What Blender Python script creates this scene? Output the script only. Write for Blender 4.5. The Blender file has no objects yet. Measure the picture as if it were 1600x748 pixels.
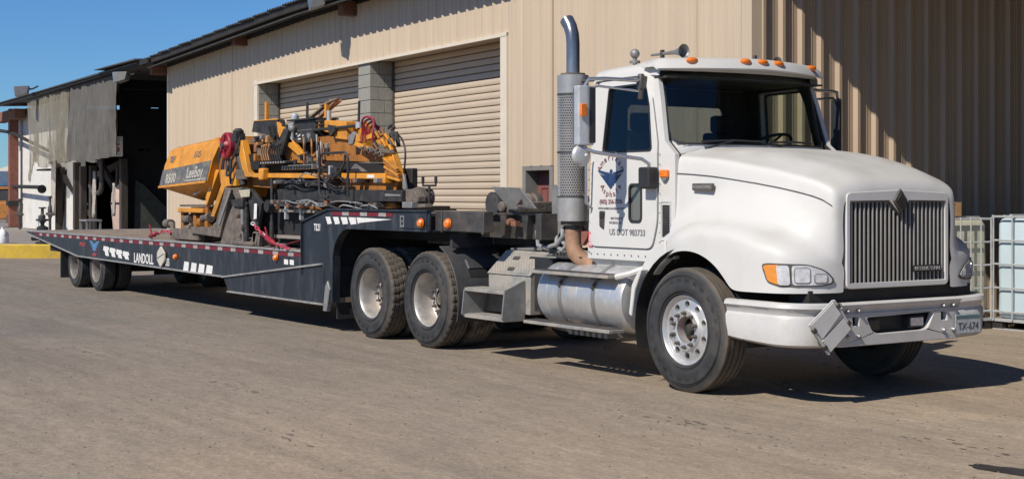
import bpy, bmesh, math, random
from mathutils import Vector, Matrix, noise
R=math.radians; PI=math.pi
random.seed(7)
sc=bpy.context.scene
col=sc.collection
# ------------------------------------------------------------------ camera
cd=bpy.data.cameras.new('camera'); cam=bpy.data.objects.new('camera',cd); col.objects.link(cam); sc.camera=cam
cam.location=(9.28,-9.16,1.65)
fw=Vector((-.832,.554,0)).normalized()
cam.rotation_euler=fw.to_track_quat('-Z','Y').to_euler()
cd.sensor_width=36; cd.lens=36*2280/1600; cd.shift_y=-70/1600; cd.clip_end=5000; cd.clip_start=.1
# ------------------------------------------------------------------ light
LD=Vector((-.27,1.02,-1.03)).normalized()
w=bpy.data.worlds.new('World'); sc.world=w; w.use_nodes=True
nt=w.node_tree; bgn=nt.nodes['Background']
sky=nt.nodes.new('ShaderNodeTexSky'); sky.sky_type='NISHITA'; sky.sun_disc=False
sky.sun_elevation=math.asin(-LD.z); sky.sun_rotation=math.atan2(-LD.x,-LD.y)
sky.altitude=350; sky.air_density=1.0; sky.dust_density=.0; sky.ozone_density=2.2
tint=nt.nodes.new('ShaderNodeMix'); tint.data_type='RGBA'; tint.blend_type='MULTIPLY'; tint.inputs[0].default_value=1; tint.inputs[7].default_value=(.62,1.08,1.68,1)
nt.links.new(sky.outputs[0],tint.inputs[6]); nt.links.new(tint.outputs[2],bgn.inputs[0]); bgn.inputs[1].default_value=.058
ld=bpy.data.lights.new('sun','SUN'); sun=bpy.data.objects.new('sun',ld); col.objects.link(sun)
ld.energy=5.0; ld.angle=R(.5); ld.color=(1,.93,.82)
sun.rotation_euler=LD.to_track_quat('-Z','Y').to_euler(); sun.location=(0,0,30)
sc.view_settings.view_transform='Standard'; sc.view_settings.look='None'; sc.view_settings.exposure=0; sc.view_settings.gamma=1
# ------------------------------------------------------------------ materials
MATS={}
def mat(name,c,rough=.6,metal=0.,var=.15,scale=6.,dirt=None,damt=0.,dscale=2.5,bump=0.,bscale=40.,alpha=None,stretch=(1,1,1),emit=None,coat=0.,spec=.5):
    m=bpy.data.materials.new(name); m.use_nodes=True; MATS[name]=m
    n=m.node_tree.nodes; l=m.node_tree.links; b=n['Principled BSDF']
    tc=n.new('ShaderNodeTexCoord'); mp=n.new('ShaderNodeMapping'); mp.inputs['Scale'].default_value=stretch
    l.new(tc.outputs['Object'],mp.inputs[0])
    nz=n.new('ShaderNodeTexNoise'); nz.inputs['Scale'].default_value=scale; nz.inputs['Detail'].default_value=6; nz.inputs['Roughness'].default_value=.65
    l.new(mp.outputs[0],nz.inputs[0])
    rp=n.new('ShaderNodeMapRange'); rp.inputs[1].default_value=.3; rp.inputs[2].default_value=.7; rp.inputs[3].default_value=1-var; rp.inputs[4].default_value=1+var
    l.new(nz.outputs[0],rp.inputs[0])
    mx=n.new('ShaderNodeMix'); mx.data_type='RGBA'; mx.blend_type='MULTIPLY'; mx.inputs[0].default_value=1; mx.inputs[6].default_value=(*c,1)
    l.new(rp.outputs[0],mx.inputs[7]); out=mx.outputs[2]
    if dirt:
        nd=n.new('ShaderNodeTexNoise'); nd.inputs['Scale'].default_value=dscale; nd.inputs['Detail'].default_value=9; nd.inputs['Roughness'].default_value=.7
        l.new(mp.outputs[0],nd.inputs[0])
        rd=n.new('ShaderNodeMapRange'); rd.inputs[1].default_value=.62-.3*damt; rd.inputs[2].default_value=.85-.3*damt; rd.inputs[4].default_value=min(1,damt*1.3)
        l.new(nd.outputs[0],rd.inputs[0])
        m2=n.new('ShaderNodeMix'); m2.data_type='RGBA'; l.new(rd.outputs[0],m2.inputs[0]); l.new(out,m2.inputs[6]); m2.inputs[7].default_value=(*dirt,1); out=m2.outputs[2]
        r2=n.new('ShaderNodeMapRange'); r2.inputs[3].default_value=rough; r2.inputs[4].default_value=.9; l.new(rd.outputs[0],r2.inputs[0]); l.new(r2.outputs[0],b.inputs['Roughness'])
        if metal:
            r3=n.new('ShaderNodeMapRange'); r3.inputs[3].default_value=metal; r3.inputs[4].default_value=0; l.new(rd.outputs[0],r3.inputs[0]); l.new(r3.outputs[0],b.inputs['Metallic'])
    else:
        b.inputs['Roughness'].default_value=rough; b.inputs['Metallic'].default_value=metal
    l.new(out,b.inputs['Base Color'])
    b.inputs['Coat Weight'].default_value=coat; b.inputs['Specular IOR Level'].default_value=spec
    if bump:
        nb=n.new('ShaderNodeTexNoise'); nb.inputs['Scale'].default_value=bscale; nb.inputs['Detail'].default_value=4; l.new(mp.outputs[0],nb.inputs[0])
        bp=n.new('ShaderNodeBump'); bp.inputs['Strength'].default_value=bump; bp.inputs['Distance'].default_value=.01; l.new(nb.outputs[0],bp.inputs['Height']); l.new(bp.outputs[0],b.inputs['Normal'])
    if alpha is not None: b.inputs['Alpha'].default_value=alpha
    return m
def glass(name,tint,amt):
    m=bpy.data.materials.new(name); m.use_nodes=True; n=m.node_tree.nodes; l=m.node_tree.links; n.clear()
    o=n.new('ShaderNodeOutputMaterial'); t=n.new('ShaderNodeBsdfTransparent'); t.inputs[0].default_value=(*tint,1)
    g=n.new('ShaderNodeBsdfGlossy'); g.inputs['Roughness'].default_value=.01; f=n.new('ShaderNodeFresnel'); f.inputs[0].default_value=1.5
    ge=n.new('ShaderNodeNewGeometry'); io=n.new('ShaderNodeMapRange'); io.inputs[3].default_value=1.5; io.inputs[4].default_value=1/1.5; l.new(ge.outputs['Backfacing'],io.inputs[0]); l.new(io.outputs[0],f.inputs[0])
    mm=n.new('ShaderNodeMath'); mm.operation='MULTIPLY'; mm.inputs[1].default_value=amt; l.new(f.outputs[0],mm.inputs[0])
    x=n.new('ShaderNodeMixShader'); l.new(mm.outputs[0],x.inputs[0]); l.new(t.outputs[0],x.inputs[1]); l.new(g.outputs[0],x.inputs[2]); l.new(x.outputs[0],o.inputs[0])
    MATS[name]=m; return m
DUST=(.30,.24,.18)
def dusttop(m,c,amt):
    # settled dust: lies on faces that look up, broken up by noise
    n=m.node_tree.nodes; l=m.node_tree.links; b=n['Principled BSDF']; src=b.inputs['Base Color'].links[0].from_socket
    ge=n.new('ShaderNodeNewGeometry'); sx=n.new('ShaderNodeSeparateXYZ'); l.new(ge.outputs['Normal'],sx.inputs[0])
    r=n.new('ShaderNodeMapRange'); r.inputs[1].default_value=.25; r.inputs[2].default_value=.95; l.new(sx.outputs[2],r.inputs[0])
    z=n.new('ShaderNodeTexNoise'); z.inputs['Scale'].default_value=3; z.inputs['Detail'].default_value=8; tc=n.new('ShaderNodeTexCoord'); l.new(tc.outputs['Object'],z.inputs[0])
    r2=n.new('ShaderNodeMapRange'); r2.inputs[1].default_value=.35; r2.inputs[2].default_value=.65; r2.inputs[3].default_value=amt*.4; r2.inputs[4].default_value=amt; l.new(z.outputs[0],r2.inputs[0])
    mm=n.new('ShaderNodeMath'); mm.operation='MULTIPLY'; l.new(r.outputs[0],mm.inputs[0]); l.new(r2.outputs[0],mm.inputs[1])
    x=n.new('ShaderNodeMix'); x.data_type='RGBA'; l.new(mm.outputs[0],x.inputs[0]); l.new(src,x.inputs[6]); x.inputs[7].default_value=(*c,1); l.new(x.outputs[2],b.inputs['Base Color'])
white=mat('white_paint',(.60,.592,.57),.5,0,.045,3,dirt=(.42,.38,.31),damt=.26,dscale=2.2,spec=.35)
dusttop(white,(.41,.385,.33),.8)
bumpw=mat('bumper_paint',(.53,.52,.50),.4,0,.06,5,dirt=(.38,.33,.28),damt=.38,dscale=4)
grillep=mat('grille_paint',(.26,.25,.235),.45,0,.1,8)
blackp=mat('black_plastic',(.022,.023,.025),.55,0,.25,10,dirt=(.09,.08,.07),damt=.3)
darkfr=mat('dark_frame',(.018,.017,.017),.75,0,.4,6,dirt=(.055,.045,.038),damt=.4)
rubber=mat('tyre_rubber',(.030,.031,.033),.75,0,.3,5,dirt=(.085,.078,.07),damt=.55,dscale=3,bump=.2,bscale=60)
def treaddust(m,r0,c):
    n=m.node_tree.nodes; l=m.node_tree.links; b=n['Principled BSDF']; src=b.inputs['Base Color'].links[0].from_socket
    tc=n.new('ShaderNodeTexCoord'); mp=n.new('ShaderNodeMapping'); mp.inputs['Scale'].default_value=(1,0,1); l.new(tc.outputs['Object'],mp.inputs[0])
    ln=n.new('ShaderNodeVectorMath'); ln.operation='LENGTH'; l.new(mp.outputs[0],ln.inputs[0])
    r=n.new('ShaderNodeMapRange'); r.inputs[1].default_value=r0-.02; r.inputs[2].default_value=r0+.012; r.inputs[4].default_value=.55; l.new(ln.outputs['Value'],r.inputs[0])
    z=n.new('ShaderNodeTexNoise'); z.inputs['Scale'].default_value=9; z.inputs['Detail'].default_value=6; l.new(tc.outputs['Object'],z.inputs[0])
    mm=n.new('ShaderNodeMath'); mm.operation='MULTIPLY'; l.new(r.outputs[0],mm.inputs[0]); l.new(z.outputs[0],mm.inputs[1]); m2=n.new('ShaderNodeMath'); m2.operation='MULTIPLY'; m2.use_clamp=True; m2.inputs[1].default_value=1.7; l.new(mm.outputs[0],m2.inputs[0])
    x=n.new('ShaderNodeMix'); x.data_type='RGBA'; l.new(m2.outputs[0],x.inputs[0]); l.new(src,x.inputs[6]); x.inputs[7].default_value=(*c,1); l.new(x.outputs[2],b.inputs['Base Color'])
treaddust(rubber,.503,(.17,.135,.10))
treadm=mat('dusty_tread',(.055,.050,.045),.9,0,.3,9,dirt=(.20,.165,.13),damt=.75,dscale=5,bump=.3,bscale=60)
alu=mat('polished_aluminium',(.60,.60,.60),.38,.65,.10,5,dirt=(.36,.32,.27),damt=.45,dscale=7,stretch=(1,1,.6))
alud=mat('dusty_aluminium',(.42,.41,.38),.48,.6,.15,7,dirt=(.34,.29,.23),damt=.7,dscale=5,bump=.3,bscale=70)
rimw=mat('worn_steel_rim',(.52,.50,.47),.42,.6,.15,7,dirt=(.30,.22,.16),damt=.55,dscale=7)
chrome=mat('chrome',(.52,.52,.52),.28,.85,.05,5,dirt=(.35,.3,.25),damt=.1)
shieldm=mat('stainless_shield',(.46,.44,.42),.38,.6,.15,7,dirt=(.30,.26,.21),damt=.35,dscale=5)
hornm=mat('dull_horn',(.27,.26,.25),.5,.5,.2,9,dirt=(.15,.13,.11),damt=.4)
darkst=mat('dark_steel',(.10,.095,.09),.5,.6,.3,9,dirt=(.17,.13,.1),damt=.5)
bluest=mat('heat_blued_steel',(.27,.28,.30),.28,.8,.35,5,dirt=(.06,.05,.045),damt=.3,stretch=(1,1,.3))
rustp=mat('rusty_exhaust',(.34,.20,.125),.75,.1,.2,12,dirt=(.20,.11,.07),damt=.5,dscale=8,bump=.2)
rust=mat('rust',(.22,.10,.06),.85,0,.35,14,bump=.3)
winglass=glass('cab_glass',(.55,.58,.58),1.0)
wsglass=glass('windshield_glass',(.70,.77,.76),1.2)
clear=glass('lamp_glass',(.88,.92,.86),.8)
amber=mat('amber_lens',(.80,.20,.02),.25,0,.1,20,coat=.6)
amberd=mat('amber_lamp',(.72,.26,.04),.2,0,.15,40,coat=.8)
redl=mat('red_lens',(.35,.02,.015),.3)
reflec=mat('lamp_reflector',(.72,.74,.78),.15,.35,.25,22,coat=.8)
seatm=mat('seat_fabric',(.035,.034,.035),.9)
intm=mat('cab_interior',(.032,.031,.030),.8,0,.2,8)
trailm=mat('trailer_paint',(.016,.020,.028),.38,0,.3,4,dirt=(.085,.088,.095),damt=.48,dscale=2.6,stretch=(2,2,.6))
trailedge=mat('trailer_edge_wear',(.30,.29,.28),.6,.2,.3,8,dirt=(.10,.09,.08),damt=.4)
wood=mat('deck_wood',(.24,.185,.135),.9,0,.3,7,dirt=(.11,.085,.065),damt=.5,stretch=(.3,2,2),bump=.5)
beamw=mat('brown_beam',(.16,.075,.045),.85,0,.35,10,bump=.4,stretch=(1,1,3))
tapered=mat('reflective_red',(.16,.012,.02),.5,0,.3,20)
tapewh=mat('reflective_silver',(.33,.30,.29),.5,0,.3,20)
decalw=mat('white_decal',(.72,.71,.68),.5,0,.12,20)
blued=mat('blue_decal',(.022,.055,.15),.5)
lblue=mat('light_blue_decal',(.10,.24,.46),.5)
redd=mat('red_decal',(.36,.06,.07),.5)
dred=mat('maroon_decal',(.24,.10,.12),.5)
greyt=mat('grey_lettering',(.17,.17,.18),.5)
yel=mat('paver_yellow',(.68,.285,.028),.45,0,.15,5,dirt=(.20,.10,.04),damt=.5,dscale=3)
yeld=mat('grimy_yellow',(.36,.135,.018),.6,0,.25,7,dirt=(.10,.055,.03),damt=.55,dscale=4)
grime=mat('asphalt_caked_steel',(.12,.10,.085),.85,0,.45,9,dirt=(.24,.19,.145),damt=.5,dscale=5,bump=.7,bscale=45)
blkst=mat('black_steel',(.028,.027,.027),.6,.1,.4,8,dirt=(.11,.095,.08),damt=.42,dscale=6,bump=.4)
decald=mat('dark_decal',(.11,.11,.11),.6,0,.4,14,dirt=(.33,.28,.22),damt=.5,dscale=9)
hose=mat('hydraulic_hose',(.03,.03,.032),.5)
hoseg=mat('grey_hose',(.27,.27,.28),.5,0,.2)
redh=mat('red_hose',(.27,.018,.030),.45,0,.2,20)
pinkc=mat('red_chain_paint',(.46,.05,.09),.55,0,.2,20)
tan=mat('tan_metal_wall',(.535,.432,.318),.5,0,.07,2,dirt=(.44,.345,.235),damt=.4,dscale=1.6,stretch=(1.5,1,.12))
tane=mat('tan_metal_shaded_end_wall',(.44,.335,.24),.5,0,.07,2,dirt=(.34,.26,.185),damt=.3,dscale=1.2,stretch=(1,1,.25))  # darker copy of the wall tan, put in for the shaded end wall
trim=mat('cream_trim',(.66,.585,.475),.55,0,.06,4)
slatm=mat('door_slat_paint',(.54,.44,.33),.55,0,.06,3,dirt=(.42,.34,.26),damt=.3,stretch=(.5,1,2))
block=mat('grey_block',(.27,.265,.235),.9,0,.12,12,bump=.5,bscale=90)
mortar=mat('mortar',(.20,.195,.18),.95)
roofm=mat('weathered_roof_metal',(.10,.098,.10),.7,.2,.3,4,dirt=(.05,.04,.035),damt=.4)
doorm=mat('maroon_door',(.22,.085,.075),.6,0,.1)
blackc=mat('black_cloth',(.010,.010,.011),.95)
littarp=mat('sunlit_green_tarp',(.055,.06,.05),.9,0,.3,5,bump=.6,bscale=14)  # lighter cloth tone that stands for sun on the partition
stucco=mat('white_stucco',(.66,.64,.60),.9,0,.06,5,dirt=(.36,.32,.27),damt=.4,dscale=1.6,bump=.6,bscale=12)
oldwood=mat('charred_post',(.055,.043,.035),.9,0,.4,6,stretch=(3,3,.4),bump=.5)
yelk=mat('yellow_kerb_paint',(.60,.40,.04),.75,0,.12,5,dirt=(.32,.24,.12),damt=.45,dscale=4)
conc=mat('dirty_concrete',(.25,.22,.19),.9,0,.2,3,bump=.4)
jugm=mat('milky_plastic',(.70,.70,.70),.5)
totem=mat('pale_blue_tote',(.47,.57,.62),.45,0,.05,3,dirt=(.55,.58,.56),damt=.2)
totew=mat('clouded_white_tote',(.48,.47,.36),.5,0,.1,3,dirt=(.30,.29,.24),damt=.5)
galv=mat('galvanised_cage',(.52,.53,.54),.45,.4,.15,12)
cardb=mat('cardboard',(.46,.27,.13),.9)
pinkd=mat('faded_pink_drum',(.50,.36,.31),.75,0,.12,5,dirt=(.28,.22,.19),damt=.4)
bluet=mat('blue_tarpaulin',(.06,.14,.24),.7)
greyr=mat('grey_shingle_roof',(.22,.21,.20),.9,0,.1)
ragm=mat('pale_rag',(.42,.38,.34),.95,0,.2,8)
grn=mat('grey_bracket',(.25,.25,.245),.55,.3,.2,9,dirt=(.15,.12,.1),damt=.4)
# shade cloth: a woven net, see-through between its threads
def cloth(name,c,op):
    m=mat(name,c,.95,0,.25,3,stretch=(3,3,.5)); n=m.node_tree.nodes; l=m.node_tree.links; b=n['Principled BSDF']
    o=n['Material Output']; t=n.new('ShaderNodeBsdfTransparent'); x=n.new('ShaderNodeMixShader'); x.inputs[0].default_value=op
    l.new(t.outputs[0],x.inputs[1]); l.new(b.outputs[0],x.inputs[2]); l.new(x.outputs[0],o.inputs[0]); return m
cloth1=cloth('dark_grey_shade_cloth',(.115,.108,.098),.95)
cloth2=cloth('olive_grey_shade_cloth',(.26,.235,.18),.60)
# ground
def ground_mat():
    m=bpy.data.materials.new('dusty_asphalt'); m.use_nodes=True; n=m.node_tree.nodes; l=m.node_tree.links; b=n['Principled BSDF']
    tc=n.new('ShaderNodeTexCoord')
    def nz(scale,stretch=(1,1,1),rot=0,det=8,ro=.6,dist=0):
        mp=n.new('ShaderNodeMapping'); mp.inputs['Scale'].default_value=stretch; mp.inputs['Rotation'].default_value=(0,0,rot); l.new(tc.outputs['Object'],mp.inputs[0])
        z=n.new('ShaderNodeTexNoise'); z.inputs['Scale'].default_value=scale; z.inputs['Detail'].default_value=det; z.inputs['Roughness'].default_value=ro; z.inputs['Distortion'].default_value=dist; l.new(mp.outputs[0],z.inputs[0]); return z.outputs[0]
    def mr(s,a,b_,c,d):
        r=n.new('ShaderNodeMapRange'); r.inputs[1].default_value=a; r.inputs[2].default_value=b_; r.inputs[3].default_value=c; r.inputs[4].default_value=d; l.new(s,r.inputs[0]); return r.outputs[0]
    def mix(f,a,c,mode='MIX'):
        x=n.new('ShaderNodeMix'); x.data_type='RGBA'; x.blend_type=mode
        if isinstance(f,(int,float)): x.inputs[0].default_value=f
        else: l.new(f,x.inputs[0])
        for i,v in ((6,a),(7,c)):
            if isinstance(v,tuple): x.inputs[i].default_value=(*v,1)
            else: l.new(v,x.inputs[i])
        return x.outputs[2]
    big=mr(nz(.28,(1,1,1),0,5),.35,.65,0,1)
    tx=n.new('ShaderNodeSeparateXYZ'); l.new(tc.outputs['Object'],tx.inputs[0])
    sm_=n.new('ShaderNodeMath'); sm_.operation='ADD'; l.new(tx.outputs[0],sm_.inputs[0])
    wob=mr(nz(.35,det=5),0,1,-5,5); l.new(wob,sm_.inputs[1]); warm=mr(sm_.outputs[0],-9,3,0,1)
    c0=mix(big,(.200,.175,.143),(.250,.210,.165)); c1=mix(big,(.40,.305,.212),(.325,.262,.19)); c=mix(warm,c0,c1)
    st=mr(nz(.8,(.14,1.1,1),R(-8),7,.65,.4),.33,.70,.80,1.12); c=mix(1,c,st,'MULTIPLY')
    st2=mr(nz(1.6,(.12,2.2,1),R(14),7,.6,.5),.3,.72,.88,1.08); c=mix(1,c,st2,'MULTIPLY')
    fine=mr(nz(30,det=6,ro=.8),.25,.75,.62,1.36); c=mix(1,c,fine,'MULTIPLY')
    grain=mr(nz(140,det=3,ro=.8),.25,.75,.70,1.30); c=mix(1,c,grain,'MULTIPLY')
    mid=mr(nz(13,(.8,1.2,1),.1,8,.85),.3,.7,.74,1.25); c=mix(1,c,mid,'MULTIPLY')
    patchy=mr(nz(5,(.5,1.4,1),.1,8,.8),.35,.65,.82,1.14); c=mix(1,c,patchy,'MULTIPLY')
    vo=n.new('ShaderNodeTexVoronoi'); vo.inputs['Scale'].default_value=85; l.new(tc.outputs['Object'],vo.inputs[0])
    sp=mr(vo.outputs['Distance'],0,.35,.62,1.0); c=mix(.65,c,sp,'MULTIPLY')
    med=mr(nz(2.6,det=9,ro=.72),.60,.76,0,.55); c=mix(med,c,(.10,.085,.072))
    lt=mr(nz(5.0,(.5,1.2,1),.3,9,.75),.64,.80,0,.45); c=mix(lt,c,(.36,.32,.27))
    # cracked, darker patches near the truck front
    wn=n.new('ShaderNodeTexNoise'); wn.inputs['Scale'].default_value=2; l.new(tc.outputs['Object'],wn.inputs[0])
    wv=mix(.12,tc.outputs['Object'],wn.outputs['Color'],'LINEAR_LIGHT')
    v2=n.new('ShaderNodeTexVoronoi'); v2.feature='DISTANCE_TO_EDGE'; v2.inputs['Scale'].default_value=1.1; l.new(wv,v2.inputs[0])
    cr=mr(v2.outputs['Distance'],.0,.012,1,0); ms=mr(nz(.5,det=4),.55,.66,0,.3)
    mm=n.new('ShaderNodeMath'); mm.operation='MULTIPLY'; l.new(cr,mm.inputs[0]); l.new(ms,mm.inputs[1]); c=mix(mm.outputs[0],c,(.06,.05,.045))
    l.new(c,b.inputs['Base Color']); b.inputs['Roughness'].default_value=.92
    bp=n.new('ShaderNodeBump'); bp.inputs['Strength'].default_value=.55; bp.inputs['Distance'].default_value=.012
    hh=n.new('ShaderNodeMath'); hh.operation='ADD'; l.new(nz(45,det=5,ro=.7),hh.inputs[0]); l.new(sp,hh.inputs[1]); l.new(hh.outputs[0],bp.inputs['Height']); l.new(bp.outputs[0],b.inputs['Normal'])
    return m
gmat=ground_mat()
stainm=mat('oil_stain',(.035,.03,.027),.6,0,.4,6)
# ------------------------------------------------------------------ geometry builder
class G:
    def __init__(s): s.bm=bmesh.new()
    def face(s,vs):
        try: return s.bm.faces.new(vs)
        except ValueError: return None
    def hexa(s,p):
        v=[s.bm.verts.new(q) for q in p]
        for f in ((0,3,2,1),(4,5,6,7),(0,1,5,4),(1,2,6,5),(2,3,7,6),(3,0,4,7)): s.face([v[i] for i in f])
        return s
    def box(s,x0,x1,y0,y1,z0,z1):
        return s.hexa([(x0,y0,z0),(x1,y0,z0),(x1,y1,z0),(x0,y1,z0),(x0,y0,z1),(x1,y0,z1),(x1,y1,z1),(x0,y1,z1)])
    def beam(s,a,b,w_,h,up=(0,0,1)):
        a=Vector(a);b=Vector(b);d=(b-a).normalized();u=Vector(up)
        if abs(d.dot(u))>.98: u=Vector((1,0,0))
        r=d.cross(u).normalized()*w_/2;u2=r.cross(d).normalized()*h/2
        return s.hexa([a-r-u2,a+r-u2,a+r+u2,a-r+u2,b-r-u2,b+r-u2,b+r+u2,b-r+u2])
    def slab(s,outer,axis,a0,a1,holes=(),f=None):
        def mk(p,a):
            q=(a,p[0],p[1]) if axis=='x' else (p[0],a,p[1]) if axis=='y' else (p[0],p[1],a)
            return f(Vector(q)) if f else q
        tb=bmesh.new(); es=[]; loops=[]
        for L in (outer,*holes):
            vs=[tb.verts.new((p[0],p[1],0)) for p in L]; loops.append(vs)
            for i in range(len(vs)): es.append(tb.edges.new((vs[i],vs[(i+1)%len(vs)])))
        if holes: bmesh.ops.triangle_fill(tb,edges=es,use_beauty=True,use_dissolve=False,normal=(0,0,1))
        else: tb.faces.new(loops[0])
        tb.verts.index_update()
        A=[s.bm.verts.new(mk(v.co,a0)) for v in tb.verts];B=[s.bm.verts.new(mk(v.co,a1)) for v in tb.verts]
        for fc in tb.faces:
            s.face([A[v.index] for v in fc.verts]); s.face([B[v.index] for v in reversed(fc.verts)])
        for vs in loops:
            for i in range(len(vs)):
                p,q=vs[i].index,vs[(i+1)%len(vs)].index; s.face([A[p],A[q],B[q],B[p]])
        tb.free(); return s
    def patch(s,outline,f,rings=4,thick=0.):
        # outline: closed list of 2D points; f(p)->3D ; filled by shrinking rings
        n=len(outline); cx=sum(p[0] for p in outline)/n; cy=sum(p[1] for p in outline)/n
        prev=None
        if thick:
            prev=[s.bm.verts.new(f(p[0],p[1],-thick)) for p in outline]
        for k in range(rings):
            t=1-k/rings
            cur=[s.bm.verts.new(f(cx+(p[0]-cx)*t,cy+(p[1]-cy)*t,0)) for p in outline]
            if prev:
                for i in range(n): s.face([prev[i],prev[(i+1)%n],cur[(i+1)%n],cur[i]])
            prev=cur
        c=s.bm.verts.new(f(cx,cy,0))
        for i in range(n): s.face([prev[i],prev[(i+1)%n],c])
        return s
    def bridge(s,la,lb):
        a=[s.bm.verts.new(p) for p in la]; b=[s.bm.verts.new(p) for p in lb]; n=len(a)
        for i in range(n): s.face([a[i],a[(i+1)%n],b[(i+1)%n],b[i]])
        return s
    def grid(s,rows,close=False):
        V=[[s.bm.verts.new(p) for p in r] for r in rows]
        for i in range(len(V)-1):
            m=len(V[i])
            for j in range(m if close else m-1):
                s.face([V[i][j],V[i][(j+1)%m],V[i+1][(j+1)%m],V[i+1][j]])
        return V
    def tube(s,pts,r,n=8,cap=True,rs=None):
        P=[Vector(p) for p in pts]; rows=[]; u=None
        for i,p in enumerate(P):
            d=(P[min(i+1,len(P)-1)]-P[max(i-1,0)]).normalized()
            if u is None:
                u=Vector((0,0,1)) if abs(d.z)<.9 else Vector((1,0,0))
            u=(u-d*u.dot(d)).normalized(); v=d.cross(u); rr=rs[i] if rs else r
            rows.append([p+(u*math.cos(2*PI*k/n)+v*math.sin(2*PI*k/n))*rr for k in range(n)])
        V=s.grid(rows,True)
        if cap: s.face(list(reversed(V[0]))); s.face(V[-1])
        return s
    def lathe(s,prof,o,axis='y',n=32,close=False,a0=0,a1=2*PI):
        o=Vector(o); full=abs(a1-a0-2*PI)<1e-6; m=n if full else n+1; rows=[]
        for r,h in prof:
            row=[]
            for k in range(m):
                a=a0+(a1-a0)*k/n; c_,s_=r*math.cos(a),r*math.sin(a)
                row.append(o+(Vector((c_,h,s_)) if axis=='y' else Vector((h,c_,s_)) if axis=='x' else Vector((c_,s_,h))))
            rows.append(row)
        if close: rows.append(rows[0])
        s.grid(rows,full); return s
    def sph(s,c,r,n=12,sc_=(1,1,1)):
        pr=[(r*math.sin(PI*k/8),-r*math.cos(PI*k/8)) for k in range(9)]
        k0=len(s.bm.verts); s.lathe(pr,(0,0,0),'z',n)
        s.bm.verts.ensure_lookup_table()
        for v in s.bm.verts[k0:]: v.co=Vector((v.co.x*sc_[0],v.co.y*sc_[1],v.co.z*sc_[2]))+Vector(c)
        return s
def rrect(x0,x1,y0,y1,r,n=5):
    o=[]
    for cx,cy,a in ((x1-r,y1-r,0),(x0+r,y1-r,90),(x0+r,y0+r,180),(x1-r,y0+r,270)):
        for k in range(n+1):
            t=R(a+90*k/n); o.append((cx+r*math.cos(t),cy+r*math.sin(t)))
    return o
def roundpoly(pts,r,n=4):
    o=[];m=len(pts)
    for i in range(m):
        p=Vector(pts[i]);a=(Vector(pts[i-1])-p);b=(Vector(pts[(i+1)%m])-p);rr=min(r,a.length*.45,b.length*.45)
        a=p+a.normalized()*rr;b=p+b.normalized()*rr
        for k in range(n+1):
            t=k/n;q=a*(1-t)**2+p*2*t*(1-t)+b*t*t;o.append((q.x,q.y))
    return o
def resamp(pts,n):
    L=[0];m=len(pts)
    for i in range(m): L.append(L[-1]+(Vector(pts[(i+1)%m])-Vector(pts[i])).length)
    o=[];j=0
    for k in range(n):
        d=L[-1]*k/n
        while L[j+1]<d: j+=1
        t=(d-L[j])/max(1e-9,L[j+1]-L[j]);a=Vector(pts[j]);b=Vector(pts[(j+1)%m]);q=a+(b-a)*t;o.append((q.x,q.y))
    return o
def sm(P,n=4):
    P=[Vector(p) for p in P]; o=[]
    for i in range(len(P)-1):
        a=P[max(0,i-1)];b=P[i];c=P[i+1];d=P[min(len(P)-1,i+2)]
        for k in range(n):
            t=k/n; o.append(.5*((2*b)+(c-a)*t+(2*a-5*b+4*c-d)*t*t+(3*b-a-3*c+d)*t**3))
    return o+[P[-1]]
INV={}; LOC={}
def thing(name,label,cat,loc=(0,0,0),rz=0,group=None,local=False,kind=None):
    o=bpy.data.objects.new(name,None); o.empty_display_size=.3; col.objects.link(o); o.location=loc; o.rotation_euler=(0,0,rz)
    if kind: o['kind']=kind
    else: o['label']=label; o['category']=cat
    if group: o['group']=group
    INV[o.name]=Matrix() if local else (Matrix.Translation(loc)@Matrix.Rotation(rz,4,'Z')).inverted()
    return o
def put(name,g,m,parent=None,smooth=True,bev=0,sub=0,label=None,loc=None,kind=None):
    bm=g.bm
    bmesh.ops.recalc_face_normals(bm,faces=bm.faces)
    inv=INV.get(parent.name) if parent else None
    if inv is not None and loc is None: bm.transform(inv)
    me=bpy.data.meshes.new(name); bm.to_mesh(me); bm.free()
    if smooth:
        me.polygons.foreach_set('use_smooth',[True]*len(me.polygons)); me.set_sharp_from_angle(angle=R(38))
    me.materials.append(m); o=bpy.data.objects.new(name,me); col.objects.link(o)
    if parent:
        o.parent=parent; INV[o.name]=inv if loc is None else Matrix()
    if loc is not None: o.location=loc
    if bev:
        b=o.modifiers.new('bevel','BEVEL'); b.width=bev; b.segments=2; b.limit_method='ANGLE'; b.angle_limit=R(40)
    if sub:
        b=o.modifiers.new('sub','SUBSURF'); b.levels=sub; b.render_levels=sub
    if label: o['label']=label
    if kind: o['kind']=kind
    return o
def inst(src,parent,loc=None,rot=None,name=None):
    c=src.copy(); col.objects.link(c); c.parent=parent
    if loc is not None: c.location=loc
    if rot is not None: c.rotation_euler=rot
    INV[c.name]=INV.get(src.name,Matrix()); return c
def copytree(o,parent,loc=None,rot=None):
    c=inst(o,parent,loc,rot)
    for ch in list(o.children): copytree(ch,c)
    return c
def tag(o,label,cat,group=None):
    o['label']=label;o['category']=cat
    if group: o['group']=group
    return o
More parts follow.
